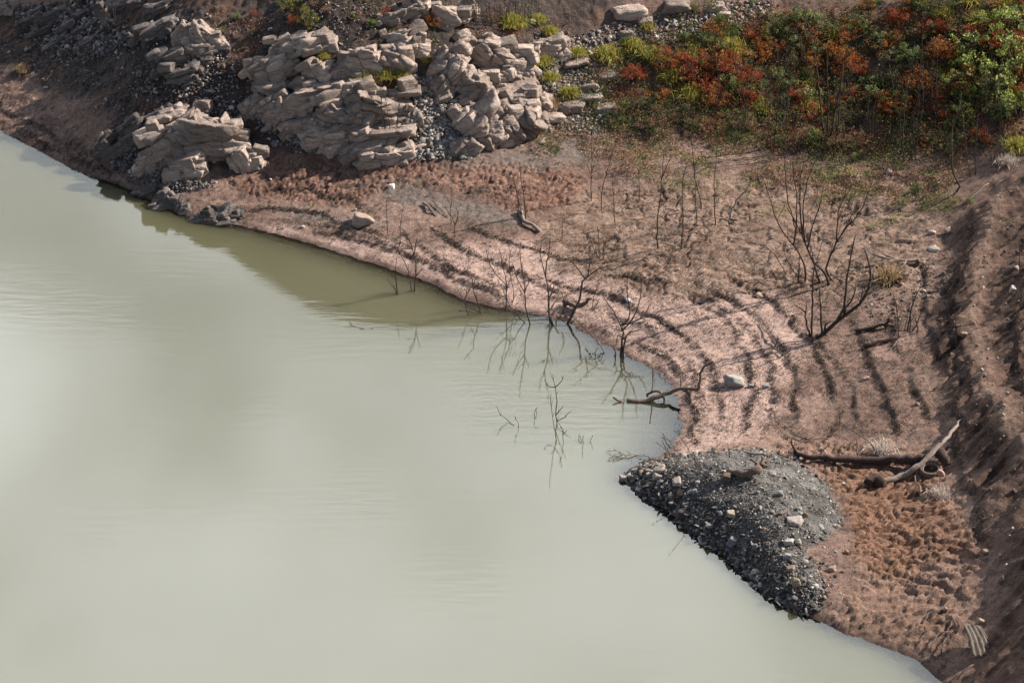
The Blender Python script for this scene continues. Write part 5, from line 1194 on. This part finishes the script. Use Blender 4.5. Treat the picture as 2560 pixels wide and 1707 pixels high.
P_FRONT = [(1500,290),(1700,230),(1900,280),(2100,300),(2300,310),(2420,330),(2440,390),(2300,380),(2100,370),(1900,370),(1700,340),(1540,350)]
fill(44, P_FRONT, ['rusty0','rusty1','rusty2'], 'low pinkish-brown weed along the lower fringe of the thicket', 'pinkish-brown weeds', (40, 76))
fill(34, P_FRONT, ['olive0','olive1','olive2'], 'low olive weed along the lower fringe of the thicket', 'olive weeds on the fringe', (36, 64))
fill(14, P_FRONT, ['green0','green1','green2'], 'small green weed along the lower fringe of the thicket', 'green weeds on the fringe', (26, 46))
P_UP = [(1480,150),(1650,40),(1900,10),(1900,70),(1700,110),(1580,160)]
fill(16, P_UP, ['green0','green1','olive0','rusty1'], 'small weed scattered on the upper gravel', 'small weeds on the gravel', (22, 44))
P_SL = [(520,20),(700,0),(1000,10),(980,60),(800,90),(640,110),(540,80)]
fill(14, P_SL, ['green1','green2','rusty0','olive1'], 'small weed on the bare upper slope above the cliff', 'small weeds on the bare slope', (18, 34))
for k, (x, y, w, lb) in enumerate([(2430,175,120,'leafy light-green bush, left part below the dark stem'),(2515,110,120,'tall yellow-green bush at the right edge'),(2540,190,120,'yellow-green bush at the right edge under the tall one'),(2390,240,90,'pale green leafy bush beside the orange shrub'),(2470,255,120,'bright green leafy bush in the middle right'),(2545,300,110,'grey-green leafy bush low at the right edge'),(2410,300,70,'small leafy bush at the foot of the pale green one'),(2030,360,50,'small bright-leaved plant by the clump of roots'),(2475,80,80,'grey-green bush high at the right')]):
    plant('lime%d' % (k % 3), lb, x, y, w, 'leafy green bushes')
for k, (x, y, w, lb) in enumerate([(1557,270,34,'bright green rosette on the grey soil left of the orange-red shrub'),(1800,62,36,'dark green clump on the upper gravel'),(1560,145,22,'little green plant under the big yellow-green tuft'),(847,186,22,'dark green plant on the cliff ledge'),(2135,400,30,'green plant by the white stone'),(1945,300,40,'fresh green plant left of the clump of roots'),(2290,480,36,'green patch by the S-curved sapling'),(2425,505,30,'light green weed on the toe of the right bank')]):
    plant('green%d' % (k % 3), lb, x, y, w)

# ground cover: what nobody could count
def cover(name, label, pl, n, cols, size, R, h=.12, thr=.45, fr=.8, seed=0, asp=.45):
    P = in_poly(gpoly(pl), n * 3, R, 1.2)
    k = fbm2(P[:, 0] * fr + seed, P[:, 1] * fr, 3, 200 + seed) + R.uniform(-.06, .06, len(P))
    P = P[k > thr][:n]
    Z = HD(P[:, 0], P[:, 1])
    V, F, c = leaves(len(P), R, size, lambda m: np.column_stack([P, Z + .015 + np.abs(R.normal(0, h, m))]), cols, .5, asp, 1.1)
    tag(put(name, mesh_np(name, V, F, M_LEAF, False, c)), label, 'ground cover', None, 'stuff')
RC = np.random.RandomState(77)
PV = [(1480,170),(1650,100),(1900,30),(2300,0),(2600,0),(2600,340),(2460,390),(2250,390),(2000,370),(1750,350),(1500,330),(1440,260)]
cover('undergrowth', 'low mixed undergrowth filling the gaps of the thicket', PV, 48000, [OLV[3], GRN[2], OLV[1], GRN[0], OLV[0], RUS[3], OLV[2], RUS[1], RUS[5], RED[3], RUS[0], ORG_[3], OLV[0]], .04, RC, .22, .42, .8, 1)
cover('creeping_weeds', 'thin olive weeds creeping over the mud below the thicket', [(1380,290),(1600,300),(2000,340),(2420,370),(2420,520),(2250,560),(2000,500),(1700,450),(1450,420),(1330,370)], 24000, OLV + RUS[2:] + [(.10,.075,.05)], .034, RC, .05, .47, .9, 2)
cover('green_sprouts', 'small patches of fresh green sprouts on the cracked mud', [(1450,380),(1800,380),(2350,400),(2400,520),(2250,620),(2000,560),(1700,480)], 2600, GRN + LIM[:2], .034, RC, .05, .62, 1.3, 3)
cover('dry_litter', 'dark dry plant litter strewn over the silt in lines', [(600,570),(900,590),(1300,560),(1700,600),(2050,700),(2300,760),(2330,1000),(2280,1110),(1900,1110),(1680,1130),(1700,1020),(1640,920),(1480,825),(1200,750),(940,650)], 16000, [(.06,.045,.038),(.09,.065,.052),(.045,.034,.03),(.14,.10,.08)], .034, RC, .012, .47, 1.5, 4, .25)
cover('slope_weeds', 'sparse brown and green weeds on the dark hillside', [(500,60),(700,-20),(1100,-20),(1500,20),(1450,320),(1330,330),(1000,100),(640,120)], 5000, RUS + OLV, .035, RC, .06, .50, .9, 5)

# litter left in lines by the falling water
def strand_litter():
    R = np.random.RandomState(5); Q = []
    for k, L in enumerate(STRAND):
        L = np.array(L); seg = np.linalg.norm(np.diff(L, axis=0), axis=1); cum = np.concatenate([[0], np.cumsum(seg)]); n = int(cum[-1] * (150 if k < 17 else 90))
        t = R.uniform(0, cum[-1], n); x, y = np.interp(t, cum, L[:, 0]), np.interp(t, cum, L[:, 1])
        keep = fbm2(t * .9, t * 0 + k * 7.3, 3, 410) + R.uniform(-.12, .12, n) > .46
        x, y = x[keep], y[keep]
        wx = .5 * (fbm2(x * 1.2, y * 1.2, 5, 301, .6) - .5); wy = .5 * (fbm2(x * 1.2, y * 1.2, 5, 305, .6) - .5)
        Q.append(np.column_stack([x - wx + R.normal(0, .06, len(x)), y - wy + R.normal(0, .06, len(x)) - .03]))
    P = np.vstack(Q); P = P[HD(P[:, 0], P[:, 1]) > .01]; Z = HD(P[:, 0], P[:, 1])
    V, F, c = leaves(len(P), R, .038, lambda m: np.column_stack([P, Z + .012 + np.abs(R.normal(0, .012, m))]), [(.05,.037,.03),(.075,.055,.045),(.10,.075,.06)], .4, .3)
    tag(put('strand_litter', mesh_np('strand_litter', V, F, M_LEAF, False, c)), 'dark plant litter left in thin lines along the old shorelines', 'plant litter', None, 'stuff')
strand_litter()
